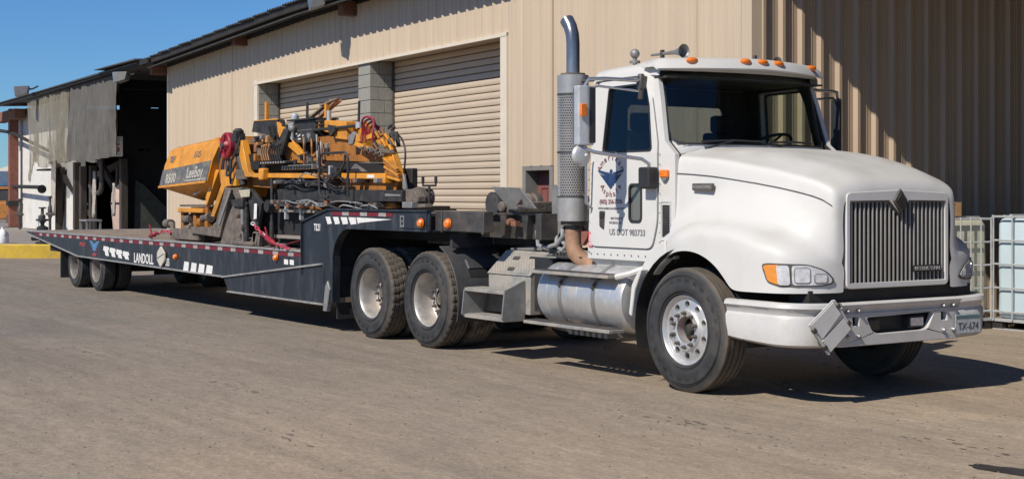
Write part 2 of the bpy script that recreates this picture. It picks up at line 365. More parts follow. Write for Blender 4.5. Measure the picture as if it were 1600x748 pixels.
def text(s,size,M_,m,parent,name='lettering',ext=.0015,sx=1.,bold=0.,align='CENTER',arc=None,shear=0):
    """flat print: M_ maps text plane to world (root-local conversion done here)"""
    g=G()
    def add(ch,mt):
        cu=bpy.data.curves.new('t','FONT'); cu.body=ch; cu.size=size; cu.extrude=ext; cu.align_x=align; cu.offset=bold; cu.shear=shear; cu.resolution_u=3
        ob=bpy.data.objects.new('t',cu); col.objects.link(ob); dg=bpy.context.evaluated_depsgraph_get()
        me=bpy.data.meshes.new_from_object(ob.evaluated_get(dg)); me.transform(mt); g.bm.from_mesh(me)
        bpy.data.objects.remove(ob); bpy.data.curves.remove(cu); bpy.data.meshes.remove(me)
    if arc:
        rad,a0,a1,flip=arc; n=len(s)
        for i,ch in enumerate(s):
            a=R(a0+(a1-a0)*i/(n-1)); p=Vector((rad*math.cos(a),rad*math.sin(a),0))
            add(ch,M_@Matrix.Translation(p)@Matrix.Rotation(a-PI/2+(PI if flip else 0),4,'Z'))
    else: add(s,M_@Matrix.Diagonal((sx,1,1,1)))
    return put(name,g,m,parent,smooth=False)
def side(x,z,y): return Matrix.Translation((x,y,z))@Matrix.Rotation(PI/2,4,'X')           # faces -Y
def front(y,z,x): return Matrix.Translation((x,y,z))@Matrix.Rotation(PI/2,4,'Z')@Matrix.Rotation(PI/2,4,'X')  # faces +X

# ================================================================== GROUND
g=G(); g.grid([[(-600,-300,0),(-600,700,0)],[(300,-300,0),(300,700,0)]]); put('ground',g,gmat,kind='structure',smooth=False)
g=G(); random.seed(3)
for i in range(2600):
    t=random.random(); d=3.5+26*t**1.6; a=random.uniform(-.36,.36)
    r_=Vector((.554,.832,0)); p=Vector((9.28,-9.16,0))+fw*d+r_*math.tan(a)*d
    if p.y>4.5: continue
    s=random.uniform(.003,.011)*(1+t); q=[Vector((random.uniform(.5,1)*s*c_[0],random.uniform(.5,1)*s*c_[1],0)) for c_ in ((-1,-1),(1,-1),(1,1),(-1,1))]
    b=[g.bm.verts.new(p+v) for v in q]; tp=g.bm.verts.new(p+Vector((0,0,s*.8)))
    for k in range(4): g.face([b[k],b[(k+1)%4],tp])
put('gravel',g,mat('brown_grit',(.17,.145,.12),.95,0,.4,3),kind='stuff',smooth=False)
def blob(cx,cy,rx,ry,rot,seed,z=.004,n=40,rag=.35):
    o=[]
    for k in range(n):
        a=2*PI*k/n; r=1+rag*noise.noise(Vector((math.cos(a)*1.8,math.sin(a)*1.8,seed)))+.12*noise.noise(Vector((math.cos(a)*7,math.sin(a)*7,seed+9)))
        x,y=rx*r*math.cos(a),ry*r*math.sin(a); o.append((cx+x*math.cos(rot)-y*math.sin(rot),cy+x*math.sin(rot)+y*math.cos(rot),z))
    return o
g=G(); sd=0
for cx,cy,rx,ry,rot in ((3.72,-1.83,.32,.10,.2),(3.55,-1.88,.22,.03,.1),(2.3,-2.75,.22,.015,-.1),(1.35,-2.2,.30,.018,-.15),(1.0,-2.3,.22,.012,-.2),(.75,-1.95,.2,.012,.0)):
    sd+=3; 
    if sd==3: g.face([g.bm.verts.new(p) for p in blob(cx,cy,rx,ry,rot,sd)])
put('oil_patch',g,stainm,kind='structure',smooth=False)

g=G(); random.seed(12)
for cx,cy,n_,sx,sy in ((1.35,-2.2,14,.3,.04),(1.0,-2.35,10,.25,.04),(-2.5,-4.2,10,.3,.06),(.2,-4.9,8,.25,.05),(-6,-4.5,12,.8,.1),(4.6,-3.5,9,.3,.05),(-3.6,-6.6,14,.5,.08),(3.0,-1.4,20,.4,.07)):
    for i in range(n_):
        x=cx+random.gauss(0,sx); y=cy+random.gauss(0,sy); r_=random.uniform(.008,.035)
        g.face([g.bm.verts.new(p) for p in blob(x,y,r_*1.6,r_*.45,random.uniform(-.3,.2),i+cx,.003,9,.5)])
put('tar_flecks',g,mat('tar_fleck',(.17,.135,.105),.9),kind='stuff',smooth=False)
# raised island with the yellow kerb, far left
g=G(); isl=[(-30.1,.5),(-29.0,1.9),(-28.6,5.0),(-60,9),(-60,.4)]
g.slab([(p[0]-.0,p[1]) for p in isl],'z',-.05,.33); put('raised_pavement',g,conc,kind='structure',smooth=False)
g=G(); g.slab([(-30.1,.30),(-28.86,1.84),(-28.4,5.0),(-28.62,5.0),(-29.02,1.92),(-30.12,.52),(-60,.42),(-60,.20)],'z',-.04,.36)
put('yellow_kerb',g,yelk,kind='structure',bev=.03)

# ================================================================== WAREHOUSE
TH=math.atan2(-.076,.996); B0=(-3.91,3.14,0)
wh=thing('warehouse','tan ribbed metal warehouse with two roll-up doors and a dark overhanging roof','warehouse',B0,TH,local=True)
def ribs(a0,a1,z0,z1,face_,pitch=.305,h=.032,minor=True):
    """corrugated sheet; profile runs along a, sticks out by h"""
    pr=[(a0,0)]; k=math.ceil(a0/pitch-1e-6)
    pts=[]
    i=math.floor(a0/pitch)
    while i*pitch<a1+pitch:
        c_=i*pitch+pitch/2
        pts+= [(c_-.05,0),(c_-.022,h),(c_+.022,h),(c_+.05,0)]
        if minor: 
            for m_ in (.13,.175): pts+=[(c_+m_-.012,0),(c_+m_-.006,.006),(c_+m_+.006,.006),(c_+m_+.012,0)]
        i+=1
    pts=[p for p in sorted(pts) if a0+.001<p[0]<a1-.001]; pr=[(a0,0)]+pts+[(a1,0)]
    g=G(); rows=[]
    for z in (z0,z1): rows.append([(p[0],-p[1],z) if face_=='front' else (p[1],p[0],z) for p in pr])
    g.grid(rows); return g
def edge_z(u): return 5.50+min(0,(u+14))*.022
WT=5.36
# front wall panels
def fpanels(u0,u1,z0,z1,step=.915):
    n=max(1,round((u1-u0)/step)); 
    for i in range(n):
        a=u0+(u1-u0)*i/n; b=u0+(u1-u0)*(i+1)/n
        g=ribs(a,b-.004,z0,z1,'front')
        put('wall_panel',g,tan,wh,smooth=False)
fpanels(-24.95,-17.86,0,WT); fpanels(-17.86,-6.09,4.22,WT); fpanels(-6.09,-5.62,0,WT); fpanels(-5.62,-4.70,2.09,WT); fpanels(-4.70,-.16,0,WT)
g=G(); g.box(-.16,.035,-.036,-.001,0,WT+.3); g.box(0.036,.04,-.036,.12,0,WT+.3); put('corner_trim',g,tan,wh)
g=G(); g.box(-25.08,-24.95,-.036,.3,0,WT-.2); put('corner_trim',g,trim,wh)
# end wall
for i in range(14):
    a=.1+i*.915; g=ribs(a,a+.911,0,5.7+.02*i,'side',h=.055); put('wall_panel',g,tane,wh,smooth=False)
# structure behind so nothing is paper-thin
g=G(); g.box(-24.9,-17.9,.01,.15,0,5.3); g.box(-6.05,-5.62,.01,.15,0,5.3); g.box(-4.7,-.03,.01,.15,0,5.3); g.box(-17.9,-6.05,.06,.15,4.3,5.3); g.box(-.16,-.03,.15,13,0,5.6); g.box(-24.9,-24.75,.15,13,0,5.3); g.box(-24.9,-.03,12.9,13,0,5.6); g.box(-5.62,-4.7,.06,.15,2.3,5.3)
put('inner_wall',g,darkfr,wh,smooth=False)
# openings: trims, soffit, piers of block, roller doors
DZ=.48
g=G(); g.box(-6.30,-6.09,-.038,DZ,0,4.22); put('door_jamb',g,trim,wh)
g=G(); g.box(-18.02,-17.80,-.038,-.002,0,4.26); put('door_jamb',g,trim,wh)
g=G(); g.box(-18.02,-6.09,-.002,DZ+.1,4.20,4.28); put('door_soffit',g,tan,wh)
g=G(); g.box(-18.02,-6.09,-.045,-.006,4.16,4.215); put('door_header',g,trim,wh)
def pier(u0,u1,name,z1=4.195):
    g=G(); g.box(u0+.012,u1-.012,.012,DZ-.01,0,z1); p=put(name,g,mortar,wh,smooth=False)
    h=.2425; n=int(round(z1/h)); w_=(u1-u0)
    A=G(); A.box(0,w_,0,.185,.004,h-.008)
    for i in range(n):
        z=i*z1/n; hh=z1/n-.009
        if i%2==0: cells=((u0,u1,0,.19),(u0,u1,.199,DZ))
        else: cells=((u0,u0+w_*.5-.005,0,.30),(u0+w_*.5+.004,u1,0,.30),(u0,u1,.309,DZ))
        for a,b,c_,d in cells:
            g=G(); g.box(a,b,c_,d,z+.004,z+hh); put('block',g,block,p,bev=.006)
    return p
pier(-12.08,-11.52,'block_pier'); pier(-18.3,-17.79,'block_pier')
def roller(u0,u1):
    g=G(); g.box(u0,u1,DZ+.10,DZ+.12,0,4.2); d=put('roller_door',g,darkfr,wh,smooth=False)
    n=36; h=4.2/n
    g=G(); rows=[[(u0+.03,y,z),(u1-.03,y,z)] for y,z in ((.11,0),(.075,.003),(.052,.008),(.047,.02),(.045,.06),(.047,.1),(.049,h-.012),(.075,h-.008),(.11,h-.006))]
    g.grid([[(a[0],a[1]+DZ-.03,a[2]) for a in r] for r in rows])
    s0=put('slat',g,slatm,d)
    for i in range(1,n): inst(s0,d,(0,random.uniform(-.002,.002),i*h))
    s0.location=(0,0,.001)
    for a,b in ((u0-.01,u0+.05),(u1-.05,u1+.0)):
        g=G(); g.box(a,b,DZ-.02,DZ+.09,0,4.19); put('guide_rail',g,darkst,d)
roller(-17.79,-12.08); roller(-11.52,-6.30)
# maroon personnel door
g=G(); g.box(-5.62,-5.52,-.02,.3,0,2.09); g.box(-4.8,-4.70,-.02,.3,0,2.09); g.box(-5.52,-4.8,-.02,.3,2.02,2.09); put('door_frame',g,mortar,wh)
g=G(); g.slab([(-5.52,.0),(-4.8,.0),(-4.8,2.02),(-5.52,2.02)],'y',.2,.25,holes=[[(-5.40,1.25),(-5.2,1.25),(-5.2,1.75),(-5.40,1.75)],[(-5.1,1.25),(-4.92,1.25),(-4.92,1.75),(-5.1,1.75)],[(-5.40,.3),(-5.2,.3),(-5.2,1.05),(-5.40,1.05)],[(-5.1,.3),(-4.92,.3),(-4.92,1.05),(-5.1,1.05)]]); pd=put('door',g,doorm,wh,smooth=False)
for a,b,c_,d in ((-5.40,-5.2,1.25,1.75),(-5.1,-4.92,1.25,1.75),(-5.40,-5.2,.3,1.05),(-5.1,-4.92,.3,1.05)):
    g=G(); g.box(a,b,.215,.24,c_,d); g.box(a+.04,b-.04,.205,.215,c_+.04,d-.04); put('door_panel',g,doorm,pd,smooth=False)
# roof: corrugated panels, purlins, fascia
def roofpanel(width):
    g=G(); rows=[];pr=[(0,0)]
    for k in range(round(width/.152)):
        c_=k*.152+.076; pr+=[(c_-.045,0),(c_-.02,.035),(c_+.02,.035),(c_+.045,0)]
    pr.append((width,0))
    top=[[(p[0],v,p[1]+.03*(v+.65)+.02) for p in pr] for v in (-.72,4,14)]
    g.grid(top); g.grid([[(p[0],p[1],p[2]-.006) for p in r] for r in top]); 
    return g
rp0=None; u=-25.35
while u<17:  # roof lengthened out of view on the right to deepen end-wall shade
    if rp0 is None: rp0=put('roof_panel',roofpanel(.915),roofm,wh,smooth=False,loc=(u,0,edge_z(u))); rp0=rp0
    else: inst(rp0,wh,(u,random.uniform(-.02,.02),edge_z(u+.4)))
    u+=.915
def strip(u0,u1,v0,v1,dz0,dz1,name,m):
    g=G(); us=[u0+(u1-u0)*k/12 for k in range(13)]
    for a,b in zip(us,us[1:]):
        za,zb=edge_z(a),edge_z(b); g.hexa([(a,v0,za+dz0),(b,v0,zb+dz0),(b,v1,zb+dz0),(a,v1,za+dz0),(a,v0,za+dz1),(b,v0,zb+dz1),(b,v1,zb+dz1),(a,v1,za+dz1)])
    bmesh.ops.remove_doubles(g.bm,verts=g.bm.verts,dist=1e-4); return put(name,g,m,wh,smooth=False)
strip(-25.3,17,-.66,-.60,-.12,.012,'fascia',darkfr)
strip(-25.3,17,-.34,-.28,-.14,.015,'purlin',darkfr)
strip(-25.0,-.2,-.055,-.001,-.16,-.0,'wall_angle',darkfr)
g=G(); g.tube([(u_,-.52,edge_z(u_)-.17) for u_ in (-25.2,-20,-14,-8,0)],.022,8); put('conduit',g,grn,wh)
for ub,z in ((-18.62,5.27),(-12.2,5.28)):
    g=G(); g.box(ub-.12,ub+.12,-.33,-.004,z-.16,z+.12); put('rafter_end',g,beamw,wh,bev=.01)
g=G(); g.box(-25.3,-25.06,-.45,-.04,4.9,5.15); put('rafter_end',g,beamw,wh,bev=.01)
# open bay to the right carries the same roof: beam, posts, added shade walls
g=G(); g.box(.05,16.8,-.25,-.1,5.2,5.5); put('bay_beam',g,darkst,wh)
g=G(); g.box(.1,16.8,12.9,13.0,0,6.0); put('added_back_wall',g,tane,wh,smooth=False)  # unseen wall added to cut the light reaching the end wall
g=G(); g.box(11.4,11.5,1.0,12.8,0,5.7); put('added_side_wall',g,tane,wh,smooth=False)  # added out of view, keeps the end wall dark
for uu in (8.6,16.5):
    g=G(); g.box(uu-.1,uu+.1,-.27,-.07,0,5.2); put('bay_post',g,darkst,wh)
# ------------------------------------------------------------------ open shed, left of the warehouse
sh=thing('open_shed','dark open-fronted shed with low metal roof left of the tan warehouse','shed',B0,TH,local=True)
def cut(pts,axis,a0,a1,nm,m,holes=()): 
    g=G(); g.slab(pts,axis,a0,a1,holes); return put(nm,g,m,sh,smooth=False)
g=G(); g.box(-48.2,-24.4+0,-.75,-.70,5.14,5.27); put('fascia',g,darkfr,sh,smooth=False)
g=G(); g.hexa([(-48.3,-.8,5.24),(-25.36,-.8,5.20),(-25.36,12,5.7),(-48.3,12,5.7),(-48.3,-.8,5.27),(-25.36,-.8,5.23),(-25.36,12,5.74),(-48.3,12,5.74)]); put('roof',g,roofm,sh,smooth=False)
g=G(); g.hexa([(-29.5,-.95,5.31),(-25.2,-.9,5.27),(-25.36,3,5.5),(-31.6,3,5.5),(-29.5,-.95,5.33),(-25.2,-.9,5.31),(-25.36,3,5.54),(-31.6,3,5.54)]); put('upper_roof_flap',g,roofm,sh,smooth=False)
# partition with daylight gaps, coloured near black as its shaded part
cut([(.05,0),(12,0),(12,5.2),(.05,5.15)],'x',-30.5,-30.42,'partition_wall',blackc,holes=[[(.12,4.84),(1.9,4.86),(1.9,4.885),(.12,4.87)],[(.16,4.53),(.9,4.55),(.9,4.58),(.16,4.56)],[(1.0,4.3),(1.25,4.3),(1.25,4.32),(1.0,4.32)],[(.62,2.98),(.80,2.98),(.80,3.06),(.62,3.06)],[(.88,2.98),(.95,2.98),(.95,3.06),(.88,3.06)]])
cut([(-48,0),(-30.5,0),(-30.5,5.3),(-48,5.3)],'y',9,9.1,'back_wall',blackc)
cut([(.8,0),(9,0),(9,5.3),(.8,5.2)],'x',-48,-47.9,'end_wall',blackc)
for uu in (-30.3,-35.6,-34.2,-36.5,-39.3):
    g=G(); ww=.12; g.box(uu-ww,uu+ww,.02,.24,0,2.75 if uu in(-30.3,-36.5) else 2.6); put('post',g,oldwood,sh,bev=.02)
for a,b in (((-40.5,.1,3.0),(-36.2,.6,.9)),((-34.0,.2,2.9),(-32.6,.8,1.2)),((-32.0,.4,3.0),(-31.2,1.5,2.0)),((-36,.5,2.2),(-33,1.2,2.9)),((-31.9,.3,.5),(-31.5,.3,2.5)),((-39.8,.4,.3),(-39.0,.2,2.6))):
    g=G(); g.beam(a,b,.16,.18); put('brace',g,oldwood,sh)
g=G(); g.tube([(-47.0,0,1.98),(-41,-.1,1.92)],.07,10); g.lathe([(0,0),(.16,0),(.16,.06),(0,.06)],(-41.1,-.1,1.85),'x',12); put('pipe',g,darkfr,sh)
g=G(); g.tube([(-58,-.3,4.9),(-47,-.1,4.15),(-40.5,0,3.25)],.07,8); put('cable',g,darkfr,sh)
g=G(); g.tube(sm([(-34.4,.1,1.95),(-33.6,0,1.72),(-32.8,0,1.72),(-32.5,0,1.95),(-32.5,0,2.9)]),.08,10); put('duct',g,darkst,sh)
g=G(); g.box(-41.3,-39.6,-.25,.2,2.52,2.58); put('shelf',g,darkfr,sh)
g=G(); g.slab([(0.45,0),(3.8,0),(2.0,.72),(.75,1.95),(.50,2.1)],'x',-30.40,-30.33); put('sunlit_tarp_patch',g,littarp,sh,smooth=False)  # sunlit triangle of the partition cloth, painted as a paler cut-out
# white wall standing just behind the second curtain
ww=thing('stucco_wall','rough white stucco wall partly behind the olive shade cloth at far left','wall',(-49.0,6.9,0),TH)
INV[ww.name]=Matrix.Translation((ww.location.x,ww.location.y,0)) ; 
def bl(u,v,z=0):  # building-local to world
    c_,s_=math.cos(TH),math.sin(TH); return Vector((B0[0]+u*c_-v*s_,B0[1]+u*s_+v*c_,z))
ww.location=bl(-42,.34); INV[ww.name]=Matrix()
g=G(); g.box(-5.9,4.4,0,.35,0,5.1); put('wall',g,stucco,ww,bev=.02)
# rusty column at the far left and small roof bracket
cc=thing('rusty_column','rust-red steel column at the left end of the shed roof','column',bl(-47.1,0),TH,local=True)
g=G(); g.box(-.17,.17,-.17,.17,0,5.1); put('shaft',g,mat('rust_red_paint',(.20,.075,.05),.8,0,.3,6),cc)
g=G(); g.box(-.3,.3,-.3,.3,0,.35); g.box(-.24,.24,-.24,.24,1.2,1.4); put('base_plate',g,darkfr,cc)
g=G(); g.box(-3.0,1.3,-.2,.2,4.65,5.05); put('bracket_beam',g,rust,cc,bev=.02)
# curtains
def curtain(name,u0,u1,ztop,zbot,m,label,amp=.09,scal=0,seed=0,v=-.62,tip=0):
    o=thing(name,label,'curtain',bl((u0+u1)/2,v),TH,local=True,group='shade cloths hung from the shed roof')
    g=G(); rows=[]; n=110; L=u1-u0; K=24
    for j in range(K+1):
        t=j/K; row=[]
        for i in range(n+1):
            s=i/n; uu=(s-.5)*L
            zb=zbot(s); zt=ztop(s); z=zt+(zb-zt)*t
            f=noise.noise(Vector((s*12+seed,t*.8,0)))+.7*noise.noise(Vector((s*34+seed,t*1.2,3)))+.15*noise.noise(Vector((s*50,t*9,5)))
            row.append((uu,f*amp*(.35+.65*t),z))
        rows.append(row)
    g.grid(rows); put('cloth',g,m,o); 
    g=G(); g.tube([(-L/2,0,ztop(0)+.02),(L/2,0,ztop(1)+.02)],.025,6); put('hem_rod',g,darkfr,o)
    return o
curtain('shade_curtain',-34.6,-28.12,lambda s:5.10+.0*s,lambda s:2.68+.05*math.sin(s*9)+.03*math.sin(s*21)+.04*s,cloth1,'dark grey shade cloth hanging beside the black shed opening',.20)
curtain('shade_curtain',-41.1,-34.3,lambda s:5.08,lambda s:(2.80+.12*math.sin(s*13-1)-.75*max(0,1-s/.14)-.12*math.sin(s*PI)+.03*s),cloth2,'thin olive shade cloth sagging in folds before the white stucco wall',.24,seed=5)
# speed sign
sg=thing('speed_sign','small white sign with a red 5 beside the dark shed opening','sign',bl(-30.15,-.10),TH+R(42),local=True)
g=G(); g.box(-.19,.19,-.012,.012,2.80,3.40); put('panel',g,decalw,sg,bev=.004)
text('SPEED',.11,Matrix.Translation((0,-.016,3.30))@Matrix.Rotation(PI/2,4,'X'),greyt,sg)
text('LIMIT',.10,Matrix.Translation((0,-.016,3.20))@Matrix.Rotation(PI/2,4,'X'),greyt,sg)
text('5',.36,Matrix.Translation((0,-.016,2.93))@Matrix.Rotation(PI/2,4,'X'),redd,sg,bold=.012,sx=1.2)
text('M.P.H.',.10,Matrix.Translation((0,-.016,2.83))@Matrix.Rotation(PI/2,4,'X'),redd,sg)
# clutter
dr=thing('pink_drum','faded pink covered drum standing in the shed under the grey curtain','drum',bl(-31.65,.7),TH,local=True)
g=G(); g.lathe([(0,0),(.52,0),(.56,.5),(.60,1.0),(.58,1.35),(.45,1.62),(.2,1.72),(0,1.73)],(0,0,.35),'z',24); put('body',g,pinkd,dr)
g=G(); g.lathe([(.61,0),(.63,.03),(.61,.06)],(0,0,1.35),'z',24); put('band',g,darkfr,dr)
st=thing('work_stool','small grey stool standing in front of the pink drum','stool',bl(-31.85,-.5),TH,local=True)
g=G(); g.box(-.45,.45,-.25,.25,.82,.88); put('seat',g,grn,st,bev=.01)
for a in (-.4,.4):
    for b in (-.2,.2): g=G(); g.box(a-.03,a+.03,b-.03,b+.03,0,.82); put('leg',g,grn,st)
for i,(uu,zt,lab) in enumerate(((-33.1,2.4,'pale rag hanging on the post left of the pink drum'),(-39.2,3.0,'long pale cloth strip hanging between the stucco wall and charred posts'),(-30.6,2.0,'white cloth hanging just below the speed sign'))):
    rg=thing('hanging_rag',lab,'rag',bl(uu,-.1),TH,local=True); g=G(); W_=.12 if i!=1 else .3
    if i==2: W_=.07
    g.grid([[((k/8-.5)*2*W_,.03*math.sin(k*1.7+j*.4)*(1+.08*j),zt-j*(zt-.9 if i!=2 else 1.0)/8) for k in range(9)] for j in range(9)]); o=put('cloth',g,ragm,rg); 
    so=o.modifiers.new('solid','SOLIDIFY'); so.thickness=.012
for i,(uu,vv,r_,h_) in enumerate(((-40.0,-.3,.11,1.2),(-39.2,-.2,.08,1.6),(-43.6,-.4,.10,1.5))):
    pmp=thing('standing_valve',('fat dark valve assembly before the stucco wall','slim tall dark valve beside the long pale cloth','dark valve left before the stucco wall near the trailer tail')[i],'valve',bl(uu,vv),TH,local=True)
    g=G(); g.lathe([(0,0),(r_*1.4,0),(r_*1.4,.08),(r_*.6,.12),(r_*.6,h_*.5),(r_,h_*.55),(r_,h_*.75),(r_*.5,h_*.8),(r_*.5,h_*.95),(r_*1.2,h_*.96),(r_*1.2,h_),(0,h_)],(0,0,0),'z',14); put('body',g,darkst,pmp)
    g=G(); g.tube([(-.5,0,h_*.6),(.5,0,h_*.6)],.05,8); put('handle',g,darkst,pmp)
jg=thing('plastic_jug','white plastic jug on the raised pavement by the rusty column','jug',(-31.6,1.35,.33))
INV[jg.name]=Matrix()
g=G(); g.lathe([(0,0),(.15,0),(.16,.05),(.16,.24),(.10,.33),(.04,.38),(.04,.43),(0,.43)],(0,0,0),'z',18); put('body',g,jugm,jg)
g=G(); g.tube([(.10,0,.34),(.17,0,.34),(.18,0,.24),(.14,0,.2)],.018,6); put('handle',g,jugm,jg)
dv=thing('ground_valve','black pipe valve standing on the raised pavement by the trailer tail','valve',(-30.1,2.0,.33)); INV[dv.name]=Matrix()
g=G(); g.lathe([(0,0),(.18,0),(.18,.06),(.07,.08),(.07,.3),(.15,.33),(.15,.45),(.05,.5),(.05,.62),(.17,.62),(.17,.67),(0,.67)],(0,0,0),'z',14); put('body',g,blackp,dv)
g=G(); g.tube([(-.1,-.25,.18),(.15,.1,.2),(.7,.3,.17)],.09,8); put('pipe',g,blackp,dv)
# floodlights
def flood(p,rz,lab,s=1.):
    t=thing('floodlight',lab,'floodlight',p,rz,local=True,group='floodlights along the roof edge')
    g=G(); g.hexa([(-.16*s,-.05,-.12*s),(.16*s,-.05,-.12*s),(.22*s,-.3*s,-.2*s),(-.22*s,-.3*s,-.2*s),(-.16*s,-.0,.08*s),(.16*s,-.0,.08*s),(.22*s,-.34*s,.06*s),(-.22*s,-.34*s,.06*s)]); put('housing',g,grn,t,bev=.01)
    g=G(); g.hexa([(-.2*s,-.31*s,-.19*s),(.2*s,-.31*s,-.19*s),(.2*s,-.325*s,-.19*s),(-.2*s,-.325*s,-.19*s),(-.2*s,-.345*s,.045*s),(.2*s,-.345*s,.045*s),(.2*s,-.36*s,.045*s),(-.2*s,-.36*s,.045*s)]); put('lens',g,chrome,t)
    g=G(); g.tube([(0,0,0),(0,.12,.02),(0,.3,.12)],.03,8); put('bracket',g,darkfr,t)
flood(bl(-46.9,-.9,5.55),TH+.4,'floodlight on the shed roof above the rusty column',1.5); flood(bl(-39.0,-.95,5.35),TH-.3,'floodlight above the gap between the two shade cloths',1.4)
flood(bl(-26.3,-.75,4.95),TH-.6,'floodlight under the roof corner beside the tan wall edge',1.1); flood(bl(-12.35,-.55,5.42),TH-.3,'floodlight at the eave above the block pier')
# conduit fitting at wall corner, small boxes
# distant things far left
db=thing('distant_building','low grey-roofed building far behind the rusty column','building',(-95,19,0),-.2); INV[db.name]=Matrix()
g=G(); g.box(-10,14,0,12,0,3.6); put('wall',g,mat('far_wall',(.10,.10,.11),.9),db); g=G(); g.slab([(-1,3.5),(6,6.0),(13,3.5)],'x',-11,15); put('roof',g,greyr,db)
g=G(); g.box(-11,15,-1.1,-.9,3.0,3.6); put('fascia',g,trim,db)
for k in range(5): g=G(); g.box(-8+k*4.5,-5.5+k*4.5,-.06,-.01,.3,2.6); put('bay_door',g,bluet,db)
tr=thing('distant_loader','yellow loader parked far back behind the rusty column','loader',(-63.5,9.9,0),.7); INV[tr.name]=Matrix(); tr.scale=(.66,.66,.66)
g=G(); g.box(-1.6,1.6,-.9,.9,.7,1.9); put('body',g,yeld,tr,bev=.06)
g=G(); g.slab([(-.9,1.9),(.9,1.9),(.7,3.1),(-.7,3.1)],'y',-.8,.8,holes=[[(-.7,2.05),(.7,2.05),(.55,2.9),(-.55,2.9)]]); put('cab',g,yeld,tr)
g=G(); g.slab([(-.7,2.05),(.7,2.05),(.55,2.9),(-.55,2.9)],'y',-.7,.7); put('window',g,blackp,tr)
for a in (-1.1,1.1): g=G(); g.lathe([(0,-.25),(.62,-.25),(.68,-.1),(.68,.15),(0,.25)],(a,-.95,.68),'y',20); put('wheel',g,rubber,tr)
wt=thing('distant_truck','white truck box standing far back left of the yellow loader','truck',(-70,10.6,0),.2); INV[wt.name]=Matrix()
g=G(); g.box(-2.6,1.3,-1.1,1.1,.8,2.9); put('box_body',g,stucco,wt,bev=.04); g=G(); g.box(1.35,2.4,-1,1,.6,2.2); put('cab',g,bluet,wt,bev=.1)
for a in (-1.6,1.7): g=G(); g.lathe([(0,-.2),(.45,-.2),(.5,-.1),(.5,.1),(0,.2)],(a,-1.0,.5),'y',18); put('wheel',g,rubber,wt)

# ================================================================== WHEELS
def tyre_g(Rr=.52,rim=.286,wd=.14,kind='rib',n=72):
    g=G(); k=Rr/.52
    sidep=[(rim-.004,-wd*.80),(rim+.012,-wd*.93),(rim+.05,-wd*1.03),(rim+.10,-wd*1.05),(rim+.105,-wd*1.03),(Rr-.07,-wd*1.04),(Rr-.066,-wd*1.0),(Rr-.035,-wd*.95),(Rr-.012,-wd*.86),(Rr-.001,-wd*.78)]
    crown=[]; gv=[-.56,-.2,.2,.56]
    for c_ in gv: crown+=[(Rr,(c_-.05)*wd),(Rr-.014,(c_-.04)*wd),(Rr-.014,(c_+.04)*wd),(Rr,(c_+.05)*wd)]
    full=sidep+crown+[(r,-h) for r,h in reversed(sidep)]; rows=[]
    for r,h in full:
        row=[]
        for i in range(n):
            a=2*PI*i/n; rr=r
            if kind=='block' and r>Rr-.03:
                ph=i%4; sh=2 if h>0 else 0
                if abs(h)>.22*wd and (ph+sh)%4==0: rr=min(r,Rr-.012)
                if abs(h)<=.22*wd and ph==1: rr=min(r,Rr-.009)
            row.append((rr*math.cos(a),h,rr*math.sin(a)))
        rows.append(row)
    g.grid(rows,True); return g
def sidewall(parent,Rr,y):
    g=G()
    for r in (Rr*.60,Rr*.63,Rr*.86,Rr*.885): g.lathe([(r-.002,y+.003),(r,y-.0015),(r+.002,y+.003)],(0,0,0),'y',72)
    for k in range(26):
        if k%13>8: continue
        a=2*PI*k/26; r=Rr*.78; c_,s_=math.cos(a),math.sin(a)
        for t,w_ in ((-.018,.004),(.0,.006),(.016,.004)):
            p=Vector((r*c_-t*s_,y,r*s_+t*c_)); q=Vector(((r+.026)*c_-t*s_,y,(r+.026)*s_+t*c_)); g.beam(p,q,w_,.004)
    return put('sidewall_ridge',g,rubber,parent,kind='stuff')
def holed_disc(g,r0,r1,hz,nh,hr,hc,extr=.03):
    """annulus r0..r1 with nh round holes (radius hr at radius hc); hz(r)->h"""
    m=6
    for k in range(nh):
        a0=2*PI*k/nh; da=2*PI/nh; ac=a0+da/2
        outer=[(r0,a0+da*i/m) for i in range(m)]+[(r0+(r1-r0)*i/m,a0+da) for i in range(m)]+[(r1,a0+da-da*i/m) for i in range(m)]+[(r1-(r1-r0)*i/m,a0) for i in range(m)]
        N=len(outer); O=[];I=[];J=[]
        for r,a in outer:
            x,y=r*math.cos(a),r*math.sin(a); cx,cy=hc*math.cos(ac),hc*math.sin(ac); d=math.atan2(y-cy,x-cx)
            O.append((x,hz(r),y)); ix,iy=cx+hr*math.cos(d),cy+hr*math.sin(d); I.append((ix,hz(hc),iy)); J.append((ix,hz(hc)+extr,iy))
        vo=[g.bm.verts.new(p) for p in O];vi=[g.bm.verts.new(p) for p in I];vj=[g.bm.verts.new(p) for p in J]
        for i in range(N):
            j=(i+1)%N; g.face([vo[i],vo[j],vi[j],vi[i]]); g.face([vi[i],vi[j],vj[j],vj[i]])
def nut_g(r=.017,h=.045):
    g=G(); g.lathe([(0,-h),(r*.6,-h),(r*.65,-h*.55),(r,-h*.5),(r,0),(0,0)],(0,0,0),'y',6); return g
